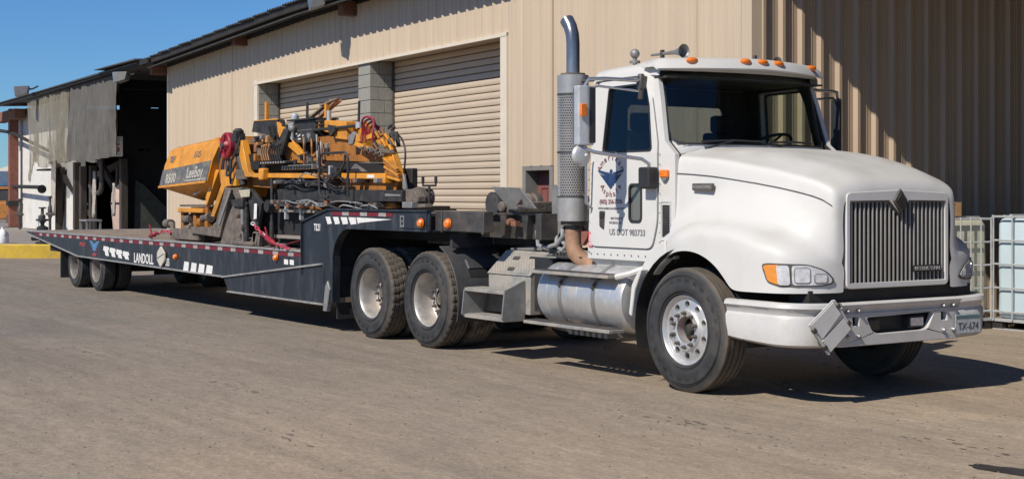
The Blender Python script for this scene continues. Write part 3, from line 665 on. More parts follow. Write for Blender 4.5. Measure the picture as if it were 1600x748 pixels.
def steer_wheel(parent,loc):
    hub=G(); hub.lathe([(0,-.075),(.045,-.075),(.05,-.06),(.05,-.02),(.075,-.015),(.08,.0),(.108,.01),(.11,.2),(0,.2)],(0,0,0),'y',24)
    w_=put('wheel',hub,mat('rusty_hub',(.33,.13,.085),.8,.1,.3,14) if 'rusty_hub' not in MATS else MATS['rusty_hub'],parent,loc=loc)
    put('tyre',tyre_g(kind='rib'),rubber,w_); sidewall(w_,.52,-.147)
    g=G(); hz=lambda r:-.098-.02*max(0,(.20-r)/.09) if r<.2 else -.098+.012*((r-.2)/.06)**2
    holed_disc(g,.178,.252,hz,10,.029,.217,.04)
    g.lathe([(.252,hz(.252)),(.262,-.088),(.268,-.09),(.275,-.108),(.290,-.126),(.296,-.124),(.292,-.10),(.284,.10)],(0,0,0),'y',60)
    g.lathe([(.178,hz(.178)),(.172,-.112),(.165,-.118),(.12,-.120),(.112,-.115),(.110,-.02)],(0,0,0),'y',60); put('rim',g,alu,w_)
    g=G(); g.lathe([(.11,-.03),(.262,-.03),(.262,.02),(.11,.02)],(0,0,0),'y',40,close=True); put('hole_backing',g,darkfr,w_)  # dark disc added behind the hand holes so they look shaded
    n0=None
    for k in range(10):
        a=2*PI*(k+.5)/10
        if n0 is None: n0=put('lug_nut',nut_g(),darkst,w_,loc=(.142*math.cos(a),-.118,.142*math.sin(a)))
        else: inst(n0,w_,(.142*math.cos(a),-.118,.142*math.sin(a)))
    g=G(); g.lathe([(0,-.10),(.04,-.10),(.052,-.08),(.055,0),(0,0)],(0,0,0),'y',8); put('hub_cap',g,blkst,w_)
    return w_
def drive_wheel(parent,loc,Rr=.52,rim=.286,wd=.138,small=False,m=None):
    k=rim/.286
    hub=G(); hub.lathe([(0,.035*k),(.06*k,.03),(.072*k,.045),(.078*k,.3),(0,.3)],(0,0,0),'y',20)
    w_=put('wheel',hub,grime,parent,loc=loc)
    put('tyre',tyre_g(Rr,rim,wd,'rib' if small else 'block',144 if not small else 48),rubber,w_); sidewall(w_,Rr,-wd*1.05) if not small else None
    g=tyre_g(Rr,rim,wd,'rib' if small else 'block',144 if not small else 40)
    for v in g.bm.verts: v.co.y+=wd*2.4
    put('inner_tyre',g,treadm if not small else rubber,w_)
    g=G(); hz=lambda r:.095-.03*(.25*k-r)/(.1*k)
    holed_disc(g,.165*k,.25*k,hz,10,.026*k,.205*k,.05)
    g.lathe([(.25*k,hz(.25*k)),(.258*k,.085),(.262*k,.04),(.262*k,-.02),(.268*k,-.07),(.272*k,-.10),(.288*k,-.120),(.294*k,-.117),(.290*k,-.09),(.283*k,.1)],(0,0,0),'y',56)
    g.lathe([(.165*k,hz(.165*k)),(.16*k,.06),(.112*k,.055)],(0,0,0),'y',56); put('rim',g,m or rimw,w_)
    g=G(); g.lathe([(.08*k,.165),(.255*k,.165),(.255*k,.2),(.08*k,.2)],(0,0,0),'y',40,close=True); put('hole_backing',g,darkfr,w_)  # same dark disc behind the holes, standing for the shade inside
    if not small:
        n0=None
        for q in range(10):
            a=2*PI*q/10
            if n0 is None: n0=put('lug_nut',nut_g(.018,.05),darkst,w_,loc=(.14*math.cos(a),.055,.14*math.sin(a)))
            else: inst(n0,w_,(.14*math.cos(a),.055,.14*math.sin(a)))
    return w_

# ================================================================== TRUCK
tk=thing('tractor_truck','white conventional semi truck tractor with tall exhaust stack and dented silver grille','truck',(0,0,0))
sw=steer_wheel(tk,(-.07,-1.075,.52)); 
c=copytree(sw,tk,(-.07,1.075,.52),(0,0,PI))
d1=drive_wheel(tk,(-4.32,-1.082,.52)); copytree(d1,tk,(-4.32,1.082,.52),(0,0,PI))
copytree(d1,tk,(-5.60,-1.082,.52),(0,.5,0)); copytree(d1,tk,(-5.60,1.082,.52),(0,0,PI))
# chassis
g=G()
for y in (-.43,.43): g.box(-6.35,.95,y-.04,y+.04,.76,1.02)
for x in (-6.3,-5.0,-3.6,-2.6,-1.4,.2,.9): g.box(x-.05,x+.05,-.39,.39,.8,.98)
put('frame_rail',g,darkfr,tk)
for x in (-4.32,-5.60):
    g=G(); g.tube([(x,-.9,.52),(x,.9,.52)],.09,10); g.sph((x,0,.52),.24,14); put('rear_axle',g,darkfr,tk)
g=G(); g.tube([(-.07,-.95,.50),(-.07,-.7,.45),(-.07,.7,.45),(-.07,.95,.50)],.06,8); g.box(-.6,.6,-.5,-.42,.55,.62); g.box(-.6,.6,.42,.5,.55,.62); put('front_axle',g,darkfr,tk)
g=G(); g.box(-.6,.95,-.42,.42,.42,1.5); put('engine',g,darkfr,tk)
g=G(); g.slab([(-5.6,-.45),(-4.6,-.48),(-4.5,-.3),(-4.5,.3),(-4.6,.48),(-5.6,.45),(-5.7,.12),(-5.2,.05),(-5.2,-.05),(-5.7,-.12)],'z',1.08,1.14); put('fifth_wheel',g,grime,tk)
g=G(); g.box(-2.85,-1.70,-.90,.9,1.03,1.055); put('deck_plate',g,alud,tk)
g=G()
for i in range(9): g.box(-2.28+i*.055,-2.25+i*.055,-1.0,-.86,1.06,1.085)
g.box(-2.34,-1.78,-1.02,-.84,1.052,1.065); put('deck_grate',g,darkst,tk)
g=G(); g.box(-2.30,-.9,-.62,-.46,.45,.98); g.box(-2.60,-2.30,-.98,-.46,.5,1.03); put('battery_box',g,blackp,tk)
# hood + front fenders in one lofted skin
arch=lambda x:.52+math.sqrt(max(0,.675**2-(x+.07)**2))
ST=[(-.44,2.075,.975,1.985,1.012,1.36,1.275,1.10),(-.25,2.07,.955,1.975,1.0,1.45,1.37,1.19),(0,2.055,.93,1.955,.985,1.50,1.42,1.20),(.2,2.035,.905,1.93,.97,1.50,1.425,1.205),(.35,2.015,.885,1.905,.955,1.485,1.415,1.205),(.47,1.995,.868,1.885,.945,1.46,1.40,1.205),(.52,1.985,.86,1.875,.94,1.45,1.39,1.205),(.68,1.95,.83,1.845,.915,1.41,1.355,1.195),(.85,1.905,.79,1.805,.885,1.36,1.315,1.175),(.98,1.865,.755,1.77,.85,1.31,1.265,1.12),(1.06,1.83,.73,1.74,.81,1.26,1.225,1.035),(1.12,1.795,.71,1.71,.76,1.20,1.18,.92),(1.15,1.76,.695,1.68,.72,1.16,1.15,.82),(1.168,1.715,.665,1.64,.68,1.12,1.11,.72),(1.172,1.675,.61,1.60,.62,1.10,1.09,.63)]
def prof(s):
    x,zc,ys,zs,yw,zw,zf,yo=s
    zb=max(arch(x),.88) if x<.5 else .88
    half=[(0,zc),(ys*.45,zc-.004),(ys*.62,zc-.012),(ys*.72,zc-.030),(ys*.90,zs+.022),(ys-.02,zs+.006),(ys+.004,zs-.012),(ys+.018,zs-.05),(ys+.03,zs-.2),(yw,zw+.10),(yw+.03,zw+.02),(yw+.28*(yo-yw)+.02,zf+.012),(yw+.7*(yo-yw),zf-.01),(yo-.012,zf-.07),(yo,zf-.13 if zf-.13>zb+.03 else zb+.03),(yo,zb+.015),(yo,zb)]
    return x,half
g=G(); rows=[]
for s in ST:
    x,h=prof(s); rows.append([(x,-y,z) for y,z in reversed(h)]+[(x,y,z) for y,z in h[1:]])
g.grid(rows); hood=put('hood',g,white,tk,sub=2)
g=G(); g.slab([(-.76,1.015),(-.70,1.09),(-.56,1.19),(-.435,1.265),(-.435,1.085),(-.52,1.03),(-.60,.955),(-.66,.93),(-.70,.97)],'y',-1.11,-1.02); put('fender_skirt',g,white,tk,bev=.012)
g=G(); g.slab([(-.76,1.015),(-.70,1.09),(-.56,1.19),(-.435,1.265),(-.435,1.085),(-.52,1.03),(-.60,.955),(-.66,.93),(-.70,.97)],'y',1.02,1.11); put('fender_skirt',g,white,tk,bev=.012)
g=G(); g.slab([(-.66,1.0),(-.70,1.0),(-.80,.86),(-.84,.6),(-.80,.58),(-.755,.82)],'y',-1.19,-1.06); put('mud_bar',g,white,tk,bev=.01)
g=G(); g.slab([(-.60,.98),(-.68,.98),(-.78,.8),(-.80,.42),(-.72,.36),(-.66,.42)],'y',-1.05,-.5); put('mud_guard',g,blackp,tk)
for s_ in (-1,1):
    g=G(); g.lathe([(.69,-.32),(.69,.30)],(-.07,s_*.86,.52),'y',24,a0=R(-8),a1=R(198)); g.lathe([(.0,0),(.69,0)],(-.07,s_*.56,.52),'y',24,a0=R(-8),a1=R(198)); put('wheel_well',g,darkfr,tk)
g=G(); g.box(.9,1.12,-.95,.95,.80,.90); g.box(.98,1.10,-.60,.60,.85,1.62); put('radiator',g,darkfr,tk)
_x,_h=prof(ST[0])
for s_ in (-1,1):
    g=G(); g.tube([(_x-.004,s_*(v.y-.008),v.z) for v in sm([(0,p[0],p[1]) for p in _h[4:11]],3)],.006,6); put('hood_gap',g,darkst,tk)
# hood seam and side vent, badges
def hs(x):  # y of hood side near the seam
    for a,b in zip(ST,ST[1:]):
        if a[0]<=x<=b[0]:
            t=(x-a[0])/(b[0]-a[0]); return (a[2]+(b[2]-a[2])*t)+.0265,(a[3]+(b[3]-a[3])*t)
    return ST[-1][2]+.02,ST[-1][3]
for s_ in (-1,1):
    g=G(); g.tube([(x,s_*(hs(x)[0]+.006),hs(x)[1]-.15+.03*max(0,(x-.2))) for x in [-.43+.075*i for i in range(22)]],.0035,6); put('hood_seam',g,darkst,tk)
g=G(); g.slab(rrect(-.19,.055,1.685,1.745,.012),'y',-1.018,-.98); b_=put('badge',g,darkst,tk,bev=.004)
text('INTERNATIONAL',.036,side(-.068,1.703,-1.0195),alu,b_,ext=.001,sx=.86)
# front surround, grille
XG=1.17
gout=roundpoly([(-.60,.905),(.60,.905),(.60,1.665),(.09,1.685),(0,1.69),(-.09,1.685),(-.60,1.665)],.05)
gin=[(-.56,.95),(.56,.95),(.56,1.595),(.12,1.60),(.05,1.55),(0,1.50),(-.05,1.55),(-.12,1.60),(-.56,1.595)]
g=G(); g.slab(gout,'x',XG-.05,XG+.010,holes=[gin]); put('grille_surround',g,white,tk,bev=.006)
gr=G(); gr.box(XG-.10,XG-.05,-.58,.58,.93,1.62); gp=put('grille',gr,darkfr,tk,smooth=False)
for i in range(23):
    y=-.535+i*1.07/22
    if i==11: y=0
    top=1.60 if abs(y)>.12 else 1.50+ (abs(y)/.12)*.09
    g=G(); g.slab([(y-.0082,.93),(y+.0082,.93),(y+.0082,top-.0),(y-.0082,top)],'x',XG-.016,XG+.002); 
    for v in g.bm.verts:
        if v.co.z<.94 and v.co.x>XG: v.co.z-=.0
    put('grille_slat',g,grillep if i%2 else darkst if i==11 else grillep,gp,bev=.004)
g=G(); g.slab([(-.56,1.600),(-.12,1.605),(0,1.495),(.12,1.605),(.56,1.600),(.56,1.585),(.125,1.588),(0,1.478),(-.125,1.588),(-.56,1.585)],'x',XG+.003,XG+.012); put('grille_trim',g,darkst,gp)
g=G(); g.slab([(0,1.50),(.085,1.60),(0,1.70),(-.085,1.60)],'x',XG+.012,XG+.035); e=put('emblem',g,darkst,tk,bev=.01)
g=G(); g.slab([(0,1.535),(.052,1.60),(0,1.665),(-.052,1.60)],'x',XG+.034,XG+.042); put('emblem_face',g,blkst,e)
g=G(); g.slab(rrect(.17,.50,1.02,1.075,.008),'x',XG+.006,XG+.018); nb=put('name_plate',g,blkst,tk)
text('INTERNATIONAL',.047,front(.335,1.031,XG+.0195),alu,nb,sx=.86)
# bumper: swept section; flat centre with openings, rounded ends
BP=[]
for k in range(9):
    a=R(90*k/8); BP.append((.93+.27*math.sin(a),-(.88+.31*math.cos(a))))
def bsec(x,y,nx,ny,zt,zb):
    o=[(0,zt),(.02,zt-.012),(.03,zt-.04),(.005,zt-.065),(-.004,zt-.10),(.012,zt-.125),(.0,zb+.02),(-.03,zb),(-.06,zb),(-.06,zt-.02),(-.04,zt)]
    return [(x+nx*a,y+ny*a,z) for a,z in o]
for s_ in (-1,1):
    rows=[bsec(.43,s_*1.185,0,s_*1,.815,.50),bsec(.60,s_*1.19,0,s_*1,.815,.485),bsec(.80,s_*1.19,0,s_*1,.815,.475)]
    for k,(x,y) in enumerate(BP):
        a=R(90*k/8); rows.append(bsec(x,-s_*y if s_>0 else y,math.sin(a),s_*math.cos(a),.815-.01*k/8,.47-.01*k/8))
    rows.append(bsec(1.2,s_*.70,1,0,.80,.455))
    g=G(); V=g.grid(rows,True); g.face(V[0]); g.face(list(reversed(V[-1]))); bmp=put('bumper_end',g,bumpw,tk)
g=G(); hole=roundpoly([(-.40,.675),(.40,.69),(.32,.56),(.26,.545),(-.26,.54),(-.33,.56)],.03)
tow=lambda y:[(y-.035,.615),(y+.035,.615),(y+.035,.685),(y-.035,.685)]
g.slab([(-.70,.455),(.70,.455),(.70,.70),(-.70,.70)],'x',1.15,1.202,holes=[hole,tow(-.52),tow(.52)]); bc=put('bumper_centre',g,bumpw,tk,bev=.006)
g=G(); g.grid([[(1.2+a,y,z) for a,z in ((0,.70),(.006,.708),(-.012,.722),(-.006,.74),(.025,.765),(.03,.785),(.018,.798),(0,.803),(-.05,.80))] for y in (-.70,-.35,0,.35,.70)]); put('bumper_lip',g,bumpw,tk)
g=G(); g.box(1.02,1.10,-.62,.62,.5,.74); put('bumper_recess',g,blackp,tk)
for y,m_ in ((-.30,blackp),(.22,reflec)):
    g=G(); g.slab(rrect(y-.09,y+.09,.565,.66,.012),'x',1.10,1.17); f_=put('fog_lamp',g,blackp,bc,bev=.005); g=G(); g.slab(rrect(y-.075,y+.075,.58,.645,.01),'x',1.171,1.176); put('lens',g,m_ if m_ is reflec else darkst,f_)
n0=None
for y in (-.62,-.50,.50,.62):
    for z in (.735,.535):
        if abs(y)>.6 and z>.6: y2=y
        g=G(); g.lathe([(0,.028),(.010,.028),(.018,.010),(.018,0),(0,0)],(1.203,y,z),'x',8); put('bolt',g,chrome,bc)
g=G(); g.slab([(.80,.505),(1.02,.505),(1.02,.64),(.80,.64)],'x',.0,.006)
lp=G(); 
def lpf(v): a=.30; return v
pm=Matrix.Translation((1.222,.79,.575))@Matrix.Rotation(R(-1),4,'Z')
g=G(); g.slab(rrect(-.155,.155,-.078,.078,.012),'x',0,.006); 
for v in g.bm.verts: v.co=pm@v.co
plt=put('license_plate',g,mat('plate_blue_white',(.42,.46,.50),.4,0,.25,30,dirt=(.25,.2,.17),damt=.5,dscale=12),tk)
g=G(); g.slab(rrect(-.145,.145,.042,.068,.006),'x',.006,.008)
for v in g.bm.verts: v.co=pm@v.co
put('plate_band',g,mat('plate_green',(.09,.17,.17),.5),plt)
text('TX-674',.085,pm@front(0,-.05,.0075),darkst,plt,sx=.95)
# placard holder, tilted
ph=Matrix.Translation((1.245,-.85,.625))@Matrix.Rotation(R(-6),4,'Z')@Matrix.Rotation(R(38),4,'X')
def phb(x0,x1,y0,y1,z0,z1,nm,m,par,bev=0,rot=0):
    g=G(); g.box(x0,x1,y0,y1,z0,z1)
    for v in g.bm.verts: v.co=ph@Matrix.Rotation(R(rot),4,'X')@v.co
    return put(nm,g,m,par,bev=bev)
bk=phb(-.012,.0,-.15,.15,-.15,.15,'placard_holder',bumpw,tk,.003)
phb(.002,.010,-.137,.137,-.01,.137,'placard_leaf',bumpw,bk); phb(.006,.02,-.137,.137,-.137,-.02,'placard_leaf',bumpw,bk,0,2)
g=G(); g.slab([(-.12,-.008),(.137,-.008),(.137,.03)],'x',.012,.022)
for v in g.bm.verts: v.co=ph@v.co
put('placard_leaf',g,grn,bk)
for y in (-.152,.143): phb(-.0,.022,y,y+.009,-.15,.15,'holder_rail',bumpw,bk)
for y in (-.15,.146):
    for z in (-.10,.07): phb(-.002,.03,y-.012,y+.02,z,z+.035,'clip',darkst,bk)
phb(-.05,-.012,-.04,.04,-.05,.05,'holder_stub',bumpw,bk)
# headlights following the fender corner
def planf(s):   # arc length along outline at lamp height, from side (x=.62) to the front
    P=[(.60,1.197),(.72,1.192),(.85,1.170),(.98,1.105),(1.06,1.02),(1.12,.91),(1.155,.80),(1.172,.70),(1.18,.60)]
    L=0
    for a,b in zip(P,P[1:]):
        a=Vector(a);b=Vector(b);l_=(b-a).length
        if s<=L+l_ or b==Vector(P[-1]):
            t=(s-L)/l_; q=a+(b-a)*t; d=(b-a).normalized(); return q,Vector((-d.y,d.x))*-1 if False else Vector((-d.y,d.x)) 
        L+=l_
for s_ in (-1,1):
    def LF(off):
        def f(u_,z,t):
            u_=.232+(u_-.20)*1.22
            q,nn=planf(u_); nn=nn if nn.dot(Vector((.7,.7)))>0 else -nn; q=q+nn*(off+t); return (q.x,s_*q.y,z)
        return f
    out=resamp(roundpoly([(.20,1.105),(.235,1.115),(.50,1.108),(.62,1.06),(.685,.99),(.68,.955),(.60,.935),(.32,.93),(.235,.965)],.03),56)
    g=G(); g.patch(out,LF(.012),6,.05); hl=put('headlight',g,darkst,tk)
    ins=lambda L,k:[((p[0]-sum(q[0] for q in L)/len(L))*k+sum(q[0] for q in L)/len(L),(p[1]-sum(q[1] for q in L)/len(L))*k+sum(q[1] for q in L)/len(L)) for p in L]
    A=resamp(roundpoly([(.212,1.095),(.24,1.103),(.330,1.103),(.318,1.03),(.33,.945),(.245,.972)],.025),40)
    g=G(); g.patch(A,LF(.018),5,.01); put('turn_lamp',g,amberd,hl)
    A=resamp(roundpoly([(.30,1.100),(.378,1.100),(.388,.945),(.315,.945)],.02),30)
    g=G(); g.patch(A,LF(.022),3,.004); put('side_lens',g,reflec,hl)
    A=resamp(roundpoly([(.395,1.10),(.50,1.098),(.61,1.052),(.668,.988),(.66,.962),(.59,.945),(.40,.945)],.02),40)
    g=G(); g.patch(A,LF(.016),5,.004); put('lamp_bowl',g,reflec,hl)
    for a,b in ((.41,.515),(.535,.63)):
        q=rrect(a,b,.958,1.083 if a<.5 else 1.035,.02); g=G(); g.patch(resamp(q,28),LF(.022),4,.006); put('lamp_frame',g,grn,hl)
        q=rrect(a+.007,b-.007,.965,1.076 if a<.5 else 1.028,.015)
        g=G()
        f0=LF(.012); f1=LF(.030)
        cx,cz=(a+b)/2,(.958+(1.083 if a<.5 else 1.035))/2
        g.patch(resamp(q,28),LF(.026),4,.003); put('lamp_lens',g,reflec,hl)
# ---------------- cab
TY=lambda z:1.03-(.075*max(0,z-2.0)/.7)
def sidef(s_,off=0.): return lambda v: Vector((v.x,s_*(TY(v.z)+v.y+off),v.z))
cabpoly=[(-1.66,1.06),(-1.66,2.60),(-1.62,2.72),(-.74,2.735),(-.66,2.5),(-.555,2.12),(-.40,2.0),(-.40,1.10),(-.62,1.06)]
winhole=roundpoly([(-1.42,2.03),(-1.40,2.635),(-.865,2.645),(-.80,2.5),(-.70,2.03)],.04)
doorpoly=roundpoly([(-1.60,1.165),(-1.585,2.695),(-.835,2.705),(-.74,2.45),(-.625,2.08),(-.625,1.40),(-.70,1.165)],.07)
big=lambda L,k:[(p[0]+(p[0]+1.08)*k,p[1]+(p[1]-2.33)*k) for p in L]
for s_ in (-1,1):
    g=G(); g.slab(cabpoly,'y',-.05,-.004,holes=[big(winhole,.02)],f=sidef(s_)); put('cab_side',g,white,tk)
    g=G(); g.slab(big(doorpoly,.0),'y',-.003,.0005,holes=[big(winhole,.01)],f=sidef(s_)); 
    put('door_seal',g,greyt,tk)
    dp=[(p[0]*.0+(-1.10+(p[0]+1.10)*.985),1.93+(p[1]-1.93)*.99) for p in doorpoly]
    g=G(); g.slab(dp,'y',-.002,.013,holes=[winhole] if s_>0 else [winhole,rrect(-1.015,-.835,1.405,1.745,.045)],f=sidef(s_)); dr_=put('door',g,white,tk,bev=.004)
    g=G(); g.slab(winhole,'y',-.001,.018,holes=[[( -1.06+(p[0]+1.06)*.955,2.335+(p[1]-2.335)*.955) for p in winhole]],f=sidef(s_)); put('window_seal',g,blackp,dr_)
    g=G(); g.slab([(-1.06+(p[0]+1.06)*.97,2.335+(p[1]-2.335)*.97) for p in winhole],'y',-.012,-.008,f=sidef(s_)); put('window',g,winglass if s_<0 else clear,dr_,smooth=False)
    if s_<0:
        g=G(); g.slab(rrect(-1.02,-.83,1.40,1.75,.05),'y',.002,.022,holes=[rrect(-1.0,-.85,1.42,1.73,.035)],f=sidef(-1)); put('peep_seal',g,blackp,dr_)
        g=G(); g.slab(rrect(-1.005,-.845,1.415,1.735,.04),'y',-.004,.004,f=sidef(-1)); put('peep_window',g,mat('peep_glass',(.13,.14,.135),.12,0,.1,3,coat=.5),dr_)
    g=G(); g.slab(roundpoly([(-1.45,1.36),(-1.385,1.33),(-1.37,1.49),(-1.375,1.50),(-1.45,1.50)],.012),'y',.004,.022,f=sidef(s_)); h_=put('door_handle',g,darkst,dr_,bev=.003)
    g=G(); g.box(-1.44,-1.38,s_*1.055-.004,s_*1.055+.004,1.44,1.475); put('handle_lever',g,blkst,h_)
    # cowl side: marker, grille slot
    g=G(); g.slab(roundpoly([(-.575,1.80),(-.475,1.80),(-.475,1.865),(-.575,1.865)],.01),'y',.0,.03,f=sidef(s_)); put('side_marker',g,amber,tk,bev=.006)
    g=G(); g.slab(roundpoly([(-.57,1.80),(-.48,1.80),(-.50,1.775),(-.525,1.765),(-.55,1.775)],.006),'y',.0,.024,f=sidef(s_)); put('marker_base',g,grn,tk,bev=.004)
    g=G(); g.slab(roundpoly([(-.565,1.28),(-.47,1.33),(-.47,1.56),(-.565,1.56)],.01),'y',-.003,.004,f=sidef(s_)); vb=put('cowl_vent',g,blackp,tk)
    g=G(); g.slab(rrect(-.60,-.455,1.25,1.60,.01),'y',-.001,.003,holes=[rrect(-.585,-.465,1.265,1.585,.01)],f=sidef(s_)); put('vent_frame',g,white,vb)
    for k in range(9): g=G(); g.box(-.56,-.475,s_*1.033-.004,s_*1.033+.004,1.34+k*.024,1.345+k*.024); put('vent_fin',g,darkst,vb)
    # skirt under the door
    g=G(); g.hexa([(-1.64,s_*1.02,1.055),(-.80,s_*1.02,1.055),(-.80,s_*.90,1.055),(-1.64,s_*.90,1.055),(-1.64,s_*1.02,1.06),(-.66,s_*1.02,1.06),(-.66,s_*.90,1.06),(-1.64,s_*.90,1.06)])
    g=G(); g.slab([(-1.66,1.06),(-.64,1.06),(-.80,.93),(-1.50,.93)],'y',-.10,-.03,f=lambda v:Vector((v.x,s_*(1.03+v.y-(1.06-v.z)*.5),v.z))); put('sill',g,mat('sill_grey',(.42,.42,.40),.5,0,.1,6) if 'sill_grey' not in MATS else MATS['sill_grey'],tk)
g=G(); g.slab([(-.97,1.06),(.97,1.06),(.97,2.3),(.92,2.72),(-.92,2.72),(-.97,2.3)],'x',-1.66,-1.62,holes=[rrect(-.62,.62,2.10,2.52,.06)]); put('cab_rear',g,white,tk)
g=G(); g.slab(rrect(-.61,.61,2.11,2.51,.05),'x',-1.645,-1.64); put('rear_window',g,winglass,tk,smooth=False)
g=G(); g.box(-1.60,-.45,-.97,.97,1.06,1.12); g.box(-1.60,-1.57,-.96,.96,1.12,2.08); g.box(-.75,-.60,-.93,.93,1.12,1.9); put('cab_floor',g,intm,tk)
g=G(); g.slab([(-.92,1.75),(-.55,1.75),(-.50,1.95),(-.62,2.06),(-.85,2.04)],'y',-.93,.93); put('dashboard',g,intm,tk,bev=.02)
g=G(); g.box(-1.60,-.60,-.955,.955,2.675,2.69); put('headliner',g,intm,tk)
for s_ in (-1,1):
    g=G(); g.slab([(p[0]*.99-.01,p[1]) for p in cabpoly],'y',-.075,-.055,holes=[big(winhole,.06)],f=sidef(s_)); put('door_lining',g,intm,tk,smooth=False)
g=G(); g.slab([(-.95,1.12),(.95,1.12),(.95,2.3),(.90,2.67),(-.90,2.67),(-.95,2.3)],'x',-1.615,-1.60,holes=[rrect(-.60,.60,2.12,2.50,.06)]); put('rear_lining',g,intm,tk)
for y in (-.5,.5):
    g=G(); g.box(-1.45,-1.0,y-.25,y+.25,1.5,1.68); g.hexa([(-1.52,y-.24,1.66),(-1.36,y-.24,1.66),(-1.36,y+.24,1.66),(-1.52,y+.24,1.66),(-1.56,y-.22,2.25),(-1.46,y-.22,2.25),(-1.46,y+.22,2.25),(-1.56,y+.22,2.25)]); g.box(-1.55,-1.46,y-.13,y+.13,2.25,2.42); put('seat',g,seatm,tk,bev=.03)
g=G(); M2=Matrix.Translation((-.84,.47,2.10))@Matrix.Rotation(R(-28),4,'Y'); k0=0
g.tube([M2@Vector((.235*math.cos(2*PI*i/36),.235*math.sin(2*PI*i/36),0)) for i in range(37)],.014,8); g.tube([M2@Vector((-.23,0,0)),M2@Vector((.23,0,0))],.012,6); g.tube([M2@Vector((0,0,0)),M2@Vector((0.02,0,-.4))],.03,8); put('steering_wheel',g,blackp,tk)
# windshield
WX=lambda y,z:-.555-(z-2.1)*.27+.20*(1-(y/.96)**2)-.12*max(0,(abs(y)-.85)/.15)**2
hole=resamp(rrect(-.948,.948,2.088,2.77,.10,8),96)
outer=resamp(rrect(-.995,.995,2.0,2.81,.05,6),96)
def align(a,b):
    k=min(range(len(b)),key=lambda i:(Vector(b[i])-Vector(a[0])).length); return b[k:]+b[:k]
outer=align(hole,outer)
def ang(L): 
    return L
g=G(); g.bridge([(WX(p[0],p[1])-.01,p[0],p[1]) for p in outer],[(WX(p[0],p[1]),p[0],p[1]) for p in hole]); put('windshield_frame',g,white,tk)
g=G(); hi=[(p[0]*.975,2.39+(p[1]-2.39)*.945) for p in hole]
g.bridge([(WX(*p)+.008,*p) for p in hole],[(WX(*p)+.008,*p) for p in hi]); g.bridge([(WX(*p)+.008,*p) for p in hole],[(WX(*p)-.03,*p) for p in hole]); g.bridge([(WX(*p)+.008,*p) for p in hi],[(WX(*p)-.03,*p) for p in hi]); put('windshield_seal',g,blackp,tk)
g=G(); g.patch(hi,lambda y,z,t:(WX(y,z),y,z),10); put('windshield',g,wsglass,tk)
for y0,y1 in ((-.70,-.05),(.0,.62)):
    g=G(); g.tube([(WX(y0,2.10)+.03,y0,2.115),(WX((y0+y1)/2,2.12)+.03,(y0+y1)/2,2.128),(WX(y1,2.13)+.03,y1,2.12)],.009,6); g.tube([(WX(y0,2.05)+.04,y0+.02,2.05),(WX((y0+y1)/2,2.12)+.035,(y0+y1)/2,2.13)],.008,6); put('wiper',g,blackp,tk)
# roof
def roofrow(x,k=1.,dz=0):
    return [(x,s*k,z+dz) for s,z in ((-.972,2.70),(-.968,2.755),(-.94,2.79),(-.88,2.815),(-.6,2.85),(-.2,2.87),(.2,2.87),(.6,2.85),(.88,2.815),(.94,2.79),(.968,2.755),(.972,2.70))]
g=G(); rows=[[(-1.665,p[1]*.985,min(p[2],2.72)) for p in roofrow(0)],roofrow(-1.655,.99,-.03),roofrow(-1.60),roofrow(-1.2,1,.012),roofrow(-.9,1,.015)]
rows.append([(-.70+.17*(1-(p[1]/.97)**2),p[1],p[2]-.0) for p in roofrow(0)]); rows.append([(-.68+.18*(1-(p[1]/.97)**2),p[1],min(p[2],2.74)) for p in roofrow(0)])
g.grid(rows); put('cab_roof',g,white,tk)
g=G(); g.box(-1.60,-.80,-.955,.955,2.70,2.72); put('roof_inner',g,white,tk)
VX=lambda y:-.68+.27*(1-abs(y/1.02)**2.2)
g=G(); rows=[]
for k in range(41):
    y=-1.02+2.04*k/40; x=VX(y); e_=1-.5*max(0,(abs(y)-.93)/.09)**2; z0=2.775-.02*abs(y)
    rows.append([(x-.20,y,2.875-.035*abs(y)*1.6),(x-.12,y,z0+.10*e_),(x-.03,y,z0+.095*e_),(x+.005,y,z0+.07*e_),(x+.04,y,z0+.0),(x+.03,y,z0-.012),(x-.03,y,z0+.02),(x-.2,y,z0+.02)])
V=g.grid(rows,True); g.face(V[0]); g.face(list(reversed(V[-1]))); vs=put('sun_visor',g,white,tk)
for y in (-.72,-.20,0,.20,.74):
    g=G(); g.sph((VX(y)+.002,y,2.838-.012*abs(y)),.058,14,(.6,1.15,.5)); put('roof_marker',g,amber,vs)
# horns on the roof
for y,x,s,dz in ((-.62,-.80,1,.03),(.45,-.72,.8,.10)):
    g=G(); g.lathe([(.012,-.42),(.015,-.2),(.022,-.08),(.036,-.02),(.060,.03),(.066,.04),(.060,.035),(.03,-.03),(0,-.04)],(x,y,2.985-.02*s-dz),'x',20); h_=put('air_horn',g,hornm,tk)
    g=G(); g.box(x-.28,x-.25,y-.015,y+.015,2.85,2.97); put('horn_bracket',g,darkst,h_)
g=G(); g.sph((-1.24,-.80,2.94),.045,12); g.tube([(-1.24,-.80,2.83),(-1.24,-.80,2.90)],.02,8); g.lathe([(.05,-.01),(.05,.01)],(-1.24,-.8,2.865),'z',12); put('roof_lamp',g,hornm,tk)
